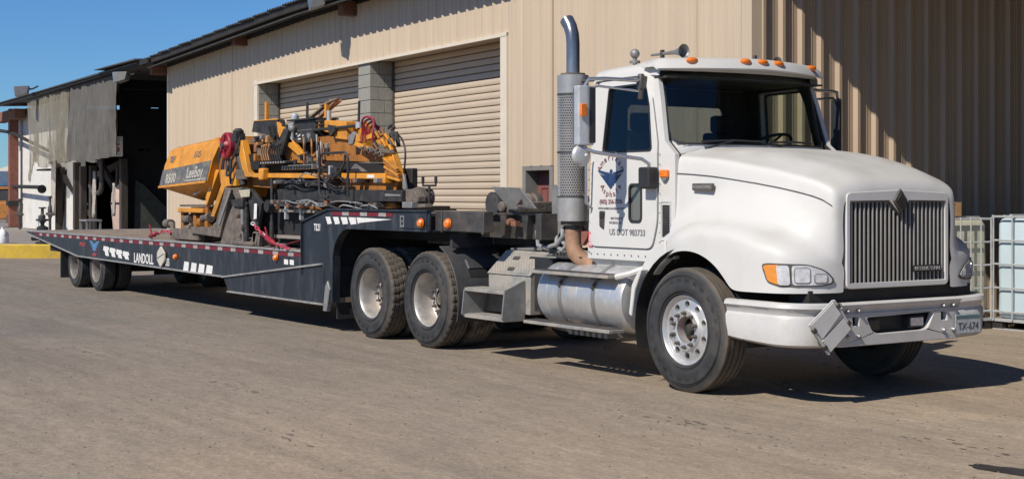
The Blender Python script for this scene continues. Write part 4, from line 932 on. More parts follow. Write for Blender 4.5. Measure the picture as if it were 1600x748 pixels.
# ---------------- exhaust stack
EX,EY=-1.95,-.985
g=G(); g.lathe([(.118,2.77),(.150,2.78),(.150,2.60),(.146,2.60)],(EX,EY,0),'z',36); ex=put('exhaust_stack',g,shieldm,tk)
g=G(); g.lathe([(.146,1.63),(.15,1.63),(.15,1.40),(.118,1.40)],(EX,EY,0),'z',36); put('lower_sleeve',g,shieldm,ex)
g=G(); g.tube([(EX,EY,1.36),(EX,EY,2.80)],.118,24); put('muffler',g,grime,ex)
g=G(); n=40; rows_=40; H0,H1=1.63,2.60
for j in range(rows_):
    for i in range(n):
        za=H0+(H1-H0)*j/rows_; zb=H0+(H1-H0)*(j+1)/rows_; a=2*PI*i/n; da=2*PI/n; off=.5*da*(j%2); a+=off
        P_=lambda aa,zz:(EX+.149*math.cos(aa),EY+.149*math.sin(aa),zz)
        if math.sin(a)>.45 : 
            continue
        o=[P_(a,za),P_(a+da,za),P_(a+da,zb),P_(a,zb)]; zm=(za+zb)/2; am=a+da/2; rr=.34
        i_=[P_(am-rr*da,zm-.34*(zb-za)),P_(am+rr*da,zm-.34*(zb-za)),P_(am+rr*da,zm+.34*(zb-za)),P_(am-rr*da,zm+.34*(zb-za))]
        g.bridge(o,i_)
put('perforated_guard',g,shieldm,ex,smooth=False)
g=G(); g.tube([(EX,EY,2.78),(EX,EY,3.08),(EX-.01,EY,3.17),(EX-.045,EY,3.25),(EX-.10,EY,3.315)],.064,20,cap=False,rs=[.064,.064,.064,.066,.068]); g.tube([(EX-.10,EY,3.315),(EX-.045,EY,3.25),(EX-.01,EY,3.15)],.058,20,cap=False); put('exhaust_tip',g,bluest,ex)
g=G(); g.tube([(EX,EY,1.42),(EX,EY,1.30)],.072,20); put('clamp',g,darkst,ex)
g=G(); g.tube([(EX,EY,1.32),(EX+.0,EY,1.18),(EX+.03,EY+.0,1.10),(EX+.11,EY+.03,1.03),(EX+.24,EY+.08,.98),(EX+.40,EY+.15,.96)],.078,20); put('exhaust_elbow',g,rustp,ex)
g=G(); g.box(EX-.20,EX-.17,EY-.03,EY+.10,1.42,2.66); g.beam((EX-.185,EY+.03,2.66),(EX-.08,EY+.03,2.76),.03,.03); put('stack_bracket',g,galv,ex)
for q_ in ([(EX+.14,EY,2.72),(-1.6,-.95,2.72)],[(EX+.14,EY,1.66),(EX+.26,EY,1.60),(-1.6,-.99,1.55)],[(EX+.14,EY-.02,2.32),(-1.64,-1.04,2.30)]):
    g=G(); g.tube(q_,.014,6); put('stack_strut',g,darkst,ex)
for zz in (2.05,1.63,2.6):
    g=G(); g.lathe([(.1495,-.008),(.153,-.008),(.153,.008),(.1495,.008)],(EX,EY,zz),'z',36); put('band',g,darkst,ex)
g=G(); g.tube([(-1.60,-1.045,2.0),(-1.60,-1.09,1.98),(-1.60,-1.09,1.57),(-1.58,-1.045,1.53)],.014,8); put('grab_handle',g,chrome,tk)
# ---------------- mirrors
def mirror(s_,near):
    X,Y=-.99,1.56
    TW=.85 if near else .3
    g=G(); g.slab(roundpoly([(X-.05,-.10),(X+.03,-.10),(X+.05,0),(X+.03,.10),(X-.05,.10)],.02),'z',2.08,2.60,f=lambda v:Vector((v.x,s_*(Y+v.y*TW),v.z))); mh=put('mirror_head',g,galv if near else blackp,tk,bev=.01)
    g=G(); g.slab(rrect(X-.02,X+.065,.0,.0,.0) if False else [(X-.06,-.095),(X+.055,-.10),(X+.05,-.02),(X-.06,-.02)],'z',2.10,2.585,f=lambda v:Vector((v.x,s_*(Y+v.y*TW),v.z))); put('mirror_shell',g,blackp,mh,bev=.008)
    g=G(); g.box(X-.066,X-.06,min(s_*(Y-.09*TW),s_*(Y+.09*TW)),max(s_*(Y-.09*TW),s_*(Y+.09*TW)),2.1,2.58); put('mirror_glass',g,chrome,mh)
    if near: g=G(); g.slab(rrect(-.03,.03,2.33,2.44,.01),'x',X+.045,X+.072,f=lambda v:Vector((v.x,s_*(Y+v.y+.055),v.z))); put('mirror_marker',g,amber,mh,bev=.005)
    g=G(); g.lathe([(0,.028),(.04,.026),(.075,.018),(.095,.0),(.098,-.015),(0,-.018)],(X+.0,s_*(Y+.03),1.99),'x',24); g.sph((X+.03,s_*Y,1.99),.02,8); put('convex_mirror',g,galv,tk)
    g=G(); y=s_*Y
    g.tube([(-.86,s_*.98,2.655),(X+.13,s_*(1.05),2.66),(X+.08,s_*1.40,2.665),(X+.02,s_*1.53,2.66),(X,s_*1.56,2.60),(X,y,2.1),(X+.01,y-.0*s_,2.05),(X+.07,s_*1.50,2.02),(X+.17,s_*1.33,1.99),(X+.30,s_*1.16,1.96),(X+.335,s_*1.11,1.92),(X+.34,s_*1.10,1.83)],.0165,10)
    g.tube([(-.86,s_*1.0,2.56),(X+.05,s_*1.45,2.60),(X,s_*1.54,2.56)],.011,8); put('mirror_arm',g,chrome,tk)
    g=G(); g.slab(roundpoly([(-.76,1.70),(-.61,1.70),(-.61,1.89),(-.76,1.89)],.02),'y',.01,.12,f=sidef(s_)); put('arm_mount',g,blackp,tk,bev=.015)
    g=G(); g.box(-.90,-.83,min(s_*.97,s_*1.06),max(s_*.97,s_*1.06),2.58,2.70); g.tube([(-.865,s_*1.03,2.49),(-.865,s_*1.03,2.72)],.03,8); put('arm_mount',g,darkst,tk,bev=.01)
mirror(-1,True); mirror(1,False)
# ---------------- fuel tank, steps
g=G(); TZ=.70
g.lathe([(0,-2.265),(.22,-2.262),(.29,-2.245),(.305,-2.215),(.305,-.965),(.29,-.935),(.22,-.918),(0,-.915)],(0,-.905,TZ),'x',48); tank=put('fuel_tank',g,alu,tk)
for x in (-1.86,-1.34):
    g=G(); g.lathe([(.306,-.025),(.313,-.025),(.313,.025),(.306,.025)],(x,-.905,TZ),'x',48); put('tank_strap',g,mat('strap_steel',(.33,.32,.31),.45,.6,.2,9,dirt=(.15,.1,.07),damt=.4) if 'strap_steel' not in MATS else MATS['strap_steel'],tank)
    g=G(); g.box(x-.05,x+.05,-1.2,-1.15,.88,.92); g.beam((x,-1.08,.93),(x,-1.23,.80),.03,.012); put('strap_bolt',g,darkst,tank)
for x in (-2.08,-1.60,-1.10):
    g=G(); g.lathe([(.3055,-.006),(.308,0),(.3055,.006)],(x,-.905,TZ),'x',48); put('tank_bead',g,alu,tank)
g=G(); g.lathe([(0,.035),(.05,.035),(.055,.01),(.055,0)],(-1.42,-.905,TZ+.305),'z',16); put('fuel_cap',g,blkst,tank)
def step(x0,x1,y0,y1,z):
    g=G(); g.box(x0,x1,y0,y1,z-.03,z); s_=put('step',g,alud,tk,bev=.004)
    g=G(); g.box(x0+.02,x1-.02,y0+.015,y1-.015,z+.001,z+.008); put('tread_plate',g,darkst,s_)
step(-2.20,-1.0,-1.30,-1.14,.935); step(-2.33,-.98,-1.30,-1.12,.45)
g=G()
for x in (-2.0,-1.25): g.beam((x,-1.22,.42),(x,-1.0,.36),.04,.03); g.beam((x,-1.0,.36),(x,-.5,.5),.04,.05)
for i in range(7): g.box(-1.75+i*.09,-1.70+i*.09,-1.18,-.6,.355,.40)
put('step_bracket',g,grn,tk)
g=G(); g.tube([(-1.0,-1.2,.92),(-.86,-1.16,.95),(-.78,-1.05,1.0)],.03,8); put('step_bracket',g,white,tk)
# toolbox with its two steps
g=G(); g.slab([(-.48,.46),(-1.02,.46),(-1.02,.83),(-.78,1.06),(-.48,1.06)],'x',-3.38,-2.62); tb=put('tool_box',g,alud,tk,bev=.006)
lm=Matrix.Translation((-3.0,-.905,.952))@Matrix.Rotation(math.atan2(.23,.24),4,'X')
g=G(); g.box(-.385,.385,-.165,.165,0,.014); g.box(-.36,.36,-.145,.145,.014,.018)
for v in g.bm.verts: v.co=lm@v.co
lid=put('lid',g,alud,tb,bev=.003)
for a,b in ((-.06,.05),(.0,-.1)):
    g=G(); g.box(a-.05,a+.05,b-.02,b+.02,.018,.034)
    for v in g.bm.verts: v.co=lm@v.co
    put('latch',g,darkst,lid,bev=.004)
g=G()
for i in range(30):
    for j in range(12):
        a=-.35+i*.0235; b=-.14+j*.0245; g.beam(lm@Vector((a,b,.0205)),lm@Vector((a+.012,b+(.012 if (i+j)%2 else -.012),.0205)),.004,.004)
put('tread_bars',g,alud,lid,smooth=False,kind='stuff')
for z in (.70,.43):
    g=G(); g.box(-3.45,-2.72,-1.27,-1.03,z-.035,z); s_=put('side_step',g,alud,tb,bev=.004)
    g=G(); g.box(-3.43,-2.74,-1.25,-1.05,z+.001,z+.006); put('tread_plate',g,alud,s_)
g=G(); g.slab([(-1.03,.80),(-1.27,.70),(-1.27,.68),(-1.30,.43),(-1.27,.40),(-1.03,.40)],'x',-2.72,-2.70); put('step_side',g,grn,tb)
g=G(); g.slab([(-1.03,.70),(-1.27,.68),(-1.30,.43),(-1.27,.40),(-1.03,.40)],'x',-3.465,-3.45); put('step_side',g,grn,tb)
g=G(); g.box(-3.4,-2.75,-1.035,-1.025,.46,.66); put('step_back',g,darkst,tb)
g=G(); g.tube([(-2.3,-.6,1.04),(-2.8,-.7,1.10),(-3.5,-.65,1.08)],.02,6); g.tube([(-2.2,-.5,1.05),(-2.8,-.55,1.12),(-3.6,-.4,1.1)],.025,6); put('air_line',g,grn,tk)
# quarter fender
fendp=mat('grey_black_fender',(.052,.053,.056),.5,0,.15,5,dirt=(.14,.12,.10),damt=.3)
g=G(); g.lathe([(.625,-.34),(.64,-.345),(.64,.32),(.625,.32)],(-4.32,-.86,.52),'y',20,close=True,a0=R(-18),a1=R(66)); qf=put('quarter_fender',g,fendp,tk,bev=.008)
g=G(); g.lathe([(.64,-.22),(.655,-.21),(.655,.22),(.64,.23)],(-4.32,-.80,.52),'y',6,close=True,a0=R(33),a1=R(43)); put('fender_rib',g,fendp,qf,bev=.006)
g=G(); g.lathe([(.6405,-.22),(.644,-.21),(.644,.22),(.6405,.23)],(-4.32,-.80,.52),'y',6,close=True,a0=R(24),a1=R(32.5)); put('groove_shade',g,blackc,qf)  # black strip laid on the skin as the shade of a groove
g=G(); g.hexa([(-3.95,-1.15,1.09),(-3.90,-1.15,1.09),(-3.90,-.50,1.09),(-3.95,-.50,1.09),(-4.0,-1.10,1.24),(-3.97,-1.10,1.24),(-3.97,-.46,1.25),(-4.0,-.46,1.25)]); put('fender_flap',g,blackp,tk,bev=.004)
g=G(); g.box(-6.45,-6.42,-1.22,-.6,.16,.80); put('mud_flap',g,blackp,tk,bev=.006)
g=G(); g.box(-6.45,-6.42,.6,1.22,.16,.80); put('mud_flap',g,blackp,tk,bev=.006)
# gladhand stand behind the cab
g=G(); g.slab(roundpoly([(-2.70,1.26),(-2.62,1.22),(-2.50,1.34),(-2.44,1.47),(-2.50,1.60),(-2.66,1.76),(-2.70,1.70)],.03),'y',-.70,-.68); put('hose_plate',g,grn,tk)
for P_,r_,m_ in (([(-2.68,-.72,1.42),(-2.85,-.75,1.42),(-3.05,-.72,1.41),(-3.30,-.65,1.40)],.014,bluest),([(-2.75,-.74,1.40),(-2.85,-.78,1.28),(-2.80,-.8,1.14),(-2.66,-.8,1.12),(-2.5,-.78,1.16),(-2.42,-.75,1.26)],.022,hoseg),([(-2.62,-.7,1.24),(-2.55,-.75,1.14),(-2.44,-.76,1.10),(-2.36,-.74,1.17)],.022,hoseg),([(-2.52,-.7,1.3),(-2.46,-.74,1.18),(-2.34,-.76,1.14)],.022,hoseg),([(-2.58,-.66,1.30),(-2.68,-.66,1.12),(-2.56,-.68,1.10)],.016,darkst),([(-2.45,-.6,1.66),(-2.5,-.62,1.52),(-2.62,-.6,1.45)],.016,hose)):
    g=G(); g.tube(P_,r_,8); put('hose',g,m_,tk)
g=G(); g.slab(roundpoly([(-2.70,1.27),(-2.62,1.19),(-2.40,1.14),(-2.3,1.24),(-2.32,1.29)],.03),'y',-.55,-.50); put('gladhand_cover',g,mat('faded_red_rubber',(.26,.10,.08),.8),tk)
# ---------------- lettering on the door
DYF=-1.0455
def dtext(s,size,x,z,m,**k): return text(s,size,side(x,z,DYF),m,tk,**k)
dtext('American',.078,-1.285,1.80,dred,arc=(.165,152,28,False)); dtext('Asphalt',.078,-1.285,1.80,dred,arc=(.172,-146,-34,True))
g=G(); cx,cz=-1.285,1.79
def E2(pts): g.slab([(cx+p[0],cz+p[1]) for p in pts],'y',DYF-.002,DYF+.001)
E2([(-.006,.088),(.014,.092),(.03,.076),(.016,.066),(.026,.04),(.022,-.01),(0,-.095),(-.022,-.01),(-.026,.04),(-.016,.066)])
VE=lambda x:-.095+.86*abs(x)
for s_ in (-1,1):
    E2([(s_*.032,.062),(s_*.06,.064),(s_*.19,.088),(s_*.182,.066),(s_*.06,.036),(s_*.032,.03)])
    for k in range(6):
        xt=.168-.0235*k; zt=.050-.0035*k; xb=xt-.030; E2([(s_*xt,zt),(s_*(xt-.017),zt-.004),(s_*(xb-.012),VE(xb-.012)+.004),(s_*(xb+.004),VE(xb+.004)+.002)])
put('eagle_logo',g,blued,tk,smooth=False)
for s_ in (-1,1):
    g=G(); st_=[]
    for k in range(10): a=PI/2+k*PI/5; r=.014 if k%2==0 else .006; st_.append((cx+s_*.135+r*math.cos(a),1.725+r*math.sin(a)))
    g.slab(st_,'y',DYF-.002,DYF+.001); put('star',g,dred,tk,smooth=False)
dtext('(602) 256-7376',.054,-1.285,1.568,dred,bold=.0008); dtext('WWW.AMERICANASPHALT.COM',.026,-1.28,1.515,greyt)
dtext('4007 PHILIP ST.',.030,-1.19,1.425,greyt); dtext('PHOENIX, AZ',.030,-1.215,1.385,greyt)
dtext('US DOT 983733',.078,-1.045,1.285,greyt,bold=.001,sx=.97)
g=G(); g.slab([(-1.635,1.165),(-1.575,1.165),(-1.575,1.30),(-1.635,1.30)],'y',-1.036,-1.0335); s_=put('warning_label',g,mat('pink_label',(.62,.12,.14),.5,0,.3,60),tk,smooth=False)
g=G()
for k in range(3): g.box(-1.62+k*.014,-1.613+k*.014,-1.0375,-1.036,1.18,1.285)
put('label_print',g,decalw,s_,smooth=False)
g=G()
for k in range(16): g.sph((-1.63,-1.035,1.12+k*.095),.006,6)
for k in range(11): g.sph((-.60,-1.035,1.15+k*.085),.005,6)
for k in range(10): g.sph((-1.6+k*.1,-1.034,1.105),.006,6)
for k in range(9): g.sph((-1.5+k*.1,-.962,2.76),.006,6)
put('rivet',g,darkst,tk)

# ================================================================== TRAILER
tl=thing('lowboy_trailer','long dark blue flatbed equipment trailer with goose neck and red silver reflective tape','trailer',(-12,0,0))
YS=1.295
g=G()
for i in range(9):
    pass
# deck planks
np_=13
for i in range(np_):
    y0=-1.25+i*2.5/np_; 
    for x0,x1 in ((-19.5,-15.9),(-15.89,-11.6),(-11.59,-7.25)):
        g=G(); dz=random.uniform(-.004,.004); g.box(x0,x1-.006,y0+.004,y0+2.5/np_-.006,.905,.952+dz); put('plank',g,wood,tl,smooth=False)
g=G(); g.box(-19.4,-7.2,-1.24,1.24,.84,.90)
for x in range(-18,-7): g.box(x-.06,x+.06,-1.2,1.2,.62 if x>-16 else .72,.839)
for y in (-.5,.5): g.slab([(-19.3,.84),(-16.2,.58),(-9.7,.50),(-7.2,.55),(-7.2,.84)],'y',y-.06,y+.06)
put('deck_frame',g,darkfr,tl)
# side beams
sidep=[(-19.62,.945),(-7.215,.945),(-7.215,.66),(-9.70,.52),(-16.34,.575),(-19.35,.885)]
for s_ in (-1,1):
    g=G(); g.slab(sidep,'y',min(s_*1.25,s_*(YS-.012)),max(s_*1.25,s_*(YS-.012))); sb=put('side_beam',g,trailm,tl)
    g=G(); 
    P=[(-19.62,.93),(-19.35,.885),(-16.34,.575),(-9.70,.52)]
    for a,b in zip(P,P[1:]): g.beam((a[0],s_*(YS-.03),a[1]-.004),(b[0],s_*(YS-.03),b[1]-.004),.07,.022)
    put('bottom_flange',g,trailedge,sb)
    g=G(); g.box(-19.6,-7.22,min(s_*1.22,s_*(YS+.006)),max(s_*1.22,s_*(YS+.006)),.936,.962); put('rub_rail',g,trailedge,sb)
    n=0; x=-19.0
    while x<-7.3:
        L=.30 if n%2==0 else .16; x1=min(x+L,-7.23)
        g=G(); g.box(x,x1,s_*(YS-.0115) if s_>0 else s_*(YS-.0085),s_*(YS-.0085) if s_>0 else s_*(YS-.0115),.875,.928); put('reflective_tape',g,tapered if n%2==0 else tapewh,sb,smooth=False); n+=1; x=x1
# tail
g=G(); g.slab([(-19.62,.955),(-19.3,.955),(-19.3,.87),(-19.55,.90)],'y',-1.24,1.24); put('tail_edge',g,trailedge,tl)
# lower wing and goose neck
for s_ in (-1,1):
    ya,yb_=(-YS,-1.255) if s_<0 else (1.255,YS)
    g=G(); g.slab([(-9.72,.50),(-9.55,.33),(-6.62,.335),(-6.62,.80),(-7.20,.755)],'y',ya-.01 if s_<0 else ya,yb_); wg=put('knee_beam',g,trailm,tl,bev=.01)
    g=G(); g.beam((-9.72,s_*(YS+.012),.515),(-6.64,s_*(YS+.012),.815),.05,.022); g.beam((-9.55,s_*(YS+.005),.325),(-6.6,s_*(YS+.005),.33),.05,.022); put('flange',g,trailedge,wg)
    arc=[(-6.38+.42-.42*math.cos(R(a)),.83+.40*math.sin(R(a))) for a in range(0,91,10)]
    gn=[(-7.22,.60),(-7.22,1.31),(-6.50,1.47),(-4.13,1.47),(-4.13,1.26)]+[(x,z+.03) for x,z in reversed(arc)]+[(-6.40,.36),(-6.62,.34)]
    g=G(); g.slab(gn,'y',ya,yb_); gk=put('gooseneck_side',g,trailm,tl,bev=.012)
    P=[(-6.39,.36)]+[(x,z+.03) for x,z in arc]+[(-4.14,1.262)]
    g=G()
    for a,b in zip(P,P[1:]): g.beam((a[0],s_*(YS-.04),a[1]),(b[0],s_*(YS-.04),b[1]),.10,.02)
    P=[(-7.22,.66),(-7.22,1.315),(-6.5,1.475),(-4.13,1.475)]
    for a,b in zip(P,P[1:]): g.beam((a[0],s_*(YS-.02),a[1]),(b[0],s_*(YS-.02),b[1]),.09,.02)
    put('flange',g,trailm,gk)
    if s_<0:
        n=0; x=-6.42
        while x<-4.95:
            L=.28 if n%2==0 else .17; x1=min(x+L,-4.92); g=G(); g.box(x,x1,-YS-.0035,-YS-.0008,1.405,1.452); put('reflective_tape',g,tapered if n%2==0 else tapewh,gk,smooth=False); n+=1;x=x1
    g=G(); g.slab([(-6.62,.25),(-6.52,.25),(-6.44,.52),(-6.50,.62),(-6.56,.55)],'y',ya-.02 if s_<0 else ya,yb_+(.02 if s_>0 else 0)); put('ground_foot',g,grn,gk,bev=.008)
g=G(); g.box(-7.2,-6.4,-1.25,1.25,.36,.42); g.box(-7.24,-7.16,-1.25,1.25,.95,1.30); g.slab([(-7.2,1.30),(-6.5,1.45),(-4.15,1.45),(-4.15,1.42),(-6.5,1.42),(-7.2,1.26)],'y',-1.25,1.25); put('gooseneck_deck',g,wood,tl)
g=G()
for y in (-.55,.55): g.box(-6.5,-2.5,y-.08,y+.08,1.12,1.42)
for x in (-6.3,-5.6,-4.9,-4.2): g.box(x-.05,x+.05,-1.24,1.24,1.25,1.42)
g.box(-5.5,-4.3,-.5,.5,1.14,1.2); g.box(-6.6,-6.45,-1.24,1.24,.42,1.42)
put('gooseneck_frame',g,darkfr,tl)
# front rail: two facets, amber lamps, holder
g=G(); g.box(-4.12,-3.16,-1.22,-1.10,1.265,1.475); g.box(-3.99,-3.96,-1.235,-1.215,1.25,1.48); fr=put('front_rail',g,darkst,tl,bev=.006)
g=G(); g.box(-4.12,-3.16,1.10,1.22,1.265,1.475); put('front_rail',g,darkst,tl,bev=.006)
g=G(); g.box(-4.66,-4.16,-YS-.012,-YS-.001,1.285,1.45); pnl=put('side_plate',g,trailm,tl,bev=.004)
g=G(); g.slab(rrect(-4.73,-4.64,1.295,1.42,.01),'y',-YS-.014,-YS-.0005,holes=[rrect(-4.71,-4.66,1.31,1.405,.01)]); g.box(-4.73,-4.64,-YS-.016,-YS-.008,1.35,1.365); put('step_slot',g,grn,tl)
def lamp(x,y,z,r=.035,m=amber,par=tl):
    g=G(); g.lathe([(0,-.035),(r*.7,-.032),(r,-.018),(r,0),(r*1.15,0),(r*1.15,.01),(0,.01)],(x,y,z),'y',16); return put('side_lamp',g,m,par)
lamp(-4.24,-1.33,1.345,.045); lamp(-4.0+.16,-1.235,1.345,.05); lamp(-11.56,-1.30,.725,.04); lamp(-8.0,-1.30,.84,.04)
lamp(-4.24,1.33,1.345,.045); lamp(-11.56,1.30,.725,.04)
# winch, ramp plate, front frame
g=G(); g.tube([(-3.72,-.72,1.55),(-3.72,-.20,1.55)],.10,20); dm=put('winch_drum',g,grime,tl)
for y in (-.74,-.2):
    g=G(); g.lathe([(0,-.02),(.13,-.02),(.13,.02),(0,.02)],(-3.72,y,1.55),'y',18); put('drum_flange',g,darkst,dm)
for k in range(7):
    g=G(); g.lathe([(.098,-.02),(.117,0),(.098,.02)],(-3.72,-.66+k*.07,1.55),'y',20); put('cable_wrap',g,grime,dm)
g=G(); g.box(-3.60,-3.30,-.75,-.25,1.45,1.58); g.tube([(-3.5,-.8,1.52),(-3.5,-.2,1.52)],.06,14); put('winch_gearbox',g,grime,tl,bev=.02)
g=G(); g.slab([(-3.36,1.73),(-2.84,1.72),(-2.66,1.51),(-3.14,1.50)],'y',-.92,-.90,f=lambda v:Vector((v.x,v.y-(v.z-1.5)*.35,v.z))); rp_=put('fold_plate',g,grn,tl,bev=.004)
g=G(); g.beam((-2.86,-.97,1.60),(-2.97,-.95,1.545),.012,.02); g.beam((-2.97,-.95,1.545),(-2.72,-.93,1.52),.012,.02); put('plate_bracket',g,grime,rp_)
g=G(); g.box(-4.15,-2.62,-.86,-.80,1.445,1.462); g.box(-4.15,-3.85,-.9,-.80,1.24,1.44); g.box(-4.15,-2.62,.8,.86,1.2,1.46); g.box(-3.85,-2.62,-.78,-.70,1.20,1.43)
for x in (-3.75,-3.35,-2.95): g.slab([(x-.06,1.44),(x+.06,1.44),(x+.02,1.20),(x-.02,1.20)],'y',-.86,-.70)
g.box(-2.7,-2.6,-.9,.9,1.2,1.46)
put('nose_frame',g,darkst,tl)
g=G(); g.lathe([(0,-.04),(.03,-.04),(.04,0),(.03,.04),(0,.04)],(-3.18,-.88,1.37),'y',12); g.box(-3.15,-3.06,-.9,-.84,1.33,1.38); put('hose_coupling',g,rust,tl)
# wheels
t1=drive_wheel(tl,(-3.50,-1.11,.385),.385,.235,.115,small=True,m=mat('grimy_rim',(.24,.22,.20),.6,.3,.3,9)); copytree(t1,tl,(-4.74,-1.11,.385),(0,.7,0)); copytree(t1,tl,(-3.50,1.11,.385),(0,0,PI)); copytree(t1,tl,(-4.74,1.11,.385),(0,0,PI))
for x in (-15.5,-16.74): g=G(); g.tube([(x,-1,.385),(x,1,.385)],.07,8); put('axle',g,darkfr,tl)
for s_ in (-1,1): g=G(); g.box(-17.60,-17.56,min(s_*1.22,s_*.55),max(s_*1.22,s_*.55),.13,.62); put('mud_flap',g,blackp,tl,bev=.004)
g=G(); g.box(-18.3,-17.6,-1.2,1.2,.60,.72); put('rear_bar',g,darkfr,tl)
for x,y,z,r in ((-12.9,-.5,.48,.10),(-12.2,-.6,.45,.12),(-11.2,-.4,.45,.13),(-10.6,-.5,.46,.13)):
    g=G(); g.tube([(x,y,z),(x,y+.5,z)],r,12); put('air_tank',g,darkfr,tl)
# lettering on the trailer
TYF=-(YS-.012)-.0012
def ttext(s,size,x,z,m,**k): return text(s,size,side(x,z,TYF),m,tl,**k)
ttext('LANDOLL',.215,-12.98,.575,decalw,bold=.004,sx=.92)
ttext('.  8B',.17,-12.0,.575,decalw,sx=1.)
text('TL21',.115,side(-6.80,1.215,-YS-.0015),decalw,tl,bold=.003,sx=.75)
def tq(L,nm='reflective_decal',m=decalw,y=None):
    y=y or TYF
    g=G(); g.slab(L,'y',y-.0012,y+.0005); put(nm,g,m,tl,smooth=False)
for k in range(4):
    x=-14.9+k*.33
    tq([(x-.02,.79-.018*k),(x+.23,.78-.018*k),(x+.27,.73-.018*k),(x+.20,.73-.018*k),(x+.25,.625-.008*k),(x+.07,.635-.008*k),(x+.04,.70-.018*k),(x-.05,.72-.018*k)])
for k in range(4):
    x=-11.25+k*.27+.02*k; tq([(x+.02,.672-.006*k),(x+.20+.012*k,.665-.006*k),(x+.17+.012*k,.535),(x-.03,.535)])
for k in range(4):
    x=-6.58+k*.2; tq([(x,1.385),(x+.12+.02*k,1.385),(x+.17+.01*k,1.305+.002*k),(x+.06,1.295+.002*k)],y=-YS-.0012)
tq([(-5.78,1.386),(-4.93,1.375),(-5.70,1.325),(-5.74,1.31)],y=-YS-.0012)
for k in range(2): x=-7.78+k*.17; tq([(x,.83),(x+.12,.828),(x+.12,.765),(x,.767)])
# eagle on trailer
g=G(); cx,cz=-15.42,.74
for pts in ([(-.05,.07),(.0,.08),(.05,.07),(.03,0),(0,-.10),(-.03,0)],): g.slab([(cx+p[0],cz+p[1]) for p in pts],'y',TYF-.001,TYF+.0005)
for s_ in (-1,1):
    for a,b,c_,d in ((.07,.11,.26,.12),(.06,.08,.20,.075),(.05,.045,.15,.03),(.04,.01,.10,-.015)): g.slab([(cx+s_*a,cz+b-.005),(cx+s_*c_,cz+d),(cx+s_*(c_-.02),cz+d-.028),(cx+s_*(a-.015),cz+b-.03)],'y',TYF-.001,TYF+.0005)
put('eagle_decal',g,lblue,tl,smooth=False)
ttext('AMERICAN',.09,-16.08,.755,redd,sx=.72,bold=.003); ttext('ASPHALT',.07,-15.42,.60,redd,sx=.8,bold=.003); ttext('* *   * *',.09,-15.42,.655,redd)
# diamond placard
g=G(); g.slab(roundpoly([(-12.12,.87),(-11.96,.77),(-11.95,.66),(-12.13,.545),(-12.28,.66),(-12.27,.77)],.02),'y',-1.325,-1.30); dp_=put('placard',g,mat('grubby_placard',(.52,.49,.42),.6,0,.12,18,dirt=(.3,.25,.2),damt=.4,dscale=14),tl,bev=.004)
g=G(); g.beam((-12.26,-1.328,.68),(-11.97,-1.328,.76),.012,.004); put('placard_rib',g,grn,dp_)

# ================================================================== PAVER
pv=thing('asphalt_paver','yellow and black asphalt paver caked in grime chained down on the trailer deck','paver',(-9.5,0,.95))
def PB(x0,x1,y0,y1,z0,z1,nm,m,bev=.012,par=pv): g=G(); g.box(x0,x1,y0,y1,z0,z1); return put(nm,g,m,par,bev=bev)
def PS(pts,y0,y1,nm,m,bev=.01,par=pv,holes=(),f=None): g=G(); g.slab(pts,'y',y0,y1,holes,f); return put(nm,g,m,par,bev=bev)
# hood box with bevelled belly: cross-section varies in y
def slant(v):  # near face leans in toward the top, belly tucks under
    return v
ends=[(-12.53,-12.12),(-10.60,-10.12)]
g=G()
def hb(x0b,x1b,x0t,x1t,yb,yt,zb0,zb1,zt0,zt1): pass
L=[(-12.50,-1.20,1.76),(-12.42,-1.15,2.10),(-12.30,-1.10,2.33),(-12.16,-1.0,2.38),(-12.16,.8,2.38),(-12.5,.9,1.80),(-11.75,.8,1.56),(-11.75,-.80,1.56)]
Rr_=[(-10.60,-1.20,1.83),(-10.50,-1.15,2.15),(-10.33,-1.10,2.43),(-10.25,-1.0,2.49),(-10.25,.8,2.49),(-10.6,.9,1.83),(-10.75,.8,1.62),(-10.75,-.80,1.62)]
V=g.grid([L,Rr_],True); g.face(V[0]); g.face(list(reversed(V[1]))); hbx=put('side_hopper',g,yel,pv,bev=.02)
fz=lambda x,t:( (1.76+(x+12.5)/1.9*.07)+(t)*.58 )
z_=lambda z:(z-1.80)/.34 if z<2.1 else .882+(z-2.1)*4.18
def hmap(x,z): # point on the near face
    t=(z-1.78)/.6; return -1.206+.052*z_(z)
g=G(); g.slab([(-12.47,1.785),(-10.60,1.85),(-10.52,2.14),(-12.42,2.02)],'y',-.004,.002,f=lambda v:Vector((v.x,v.y+hmap(v.x,v.z),v.z))); dc=put('side_decal',g,decald,hbx,smooth=False)
faded=mat('faded_decal',(.47,.44,.38),.6,0,.35,30,dirt=(.14,.13,.11),damt=.45,dscale=20)
def htext(s,size,x,z,m,**k):
    Mx=Matrix.Translation((x,hmap(x,z)-.0065,z))@Matrix.Rotation(R(-2.2),4,'Y')@Matrix.Rotation(R(90-8.6 if z<2.1 else 78),4,'X'); return text(s,size,Mx,m,dc,**k)
htext('8500',.20,-12.02,1.83,faded,bold=.004,sx=1.05); htext('LeeBoy',.23,-11.08,1.905,faded,bold=.004,sx=.92); htext('ROSCO MANUFACTURING',.05,-11.0,1.86,decalw) if False else None
g=G(); g.slab([(-11.45,1.862),(-10.66,1.89),(-10.66,1.876),(-11.45,1.848)],'y',-.006,-.003,f=lambda v:Vector((v.x,v.y+hmap(v.x,v.z),v.z))); put('underline',g,faded,dc,smooth=False)
htext('T&F',.14,-12.1,2.14,greyt,shear=.3); htext('E125',.13,-11.1,2.20,greyt,shear=.2)
g=G(); g.beam((-12.49,-1.215,1.765),(-10.6,-1.215,1.835),.02,.03); put('edge_strip',g,yel,hbx)
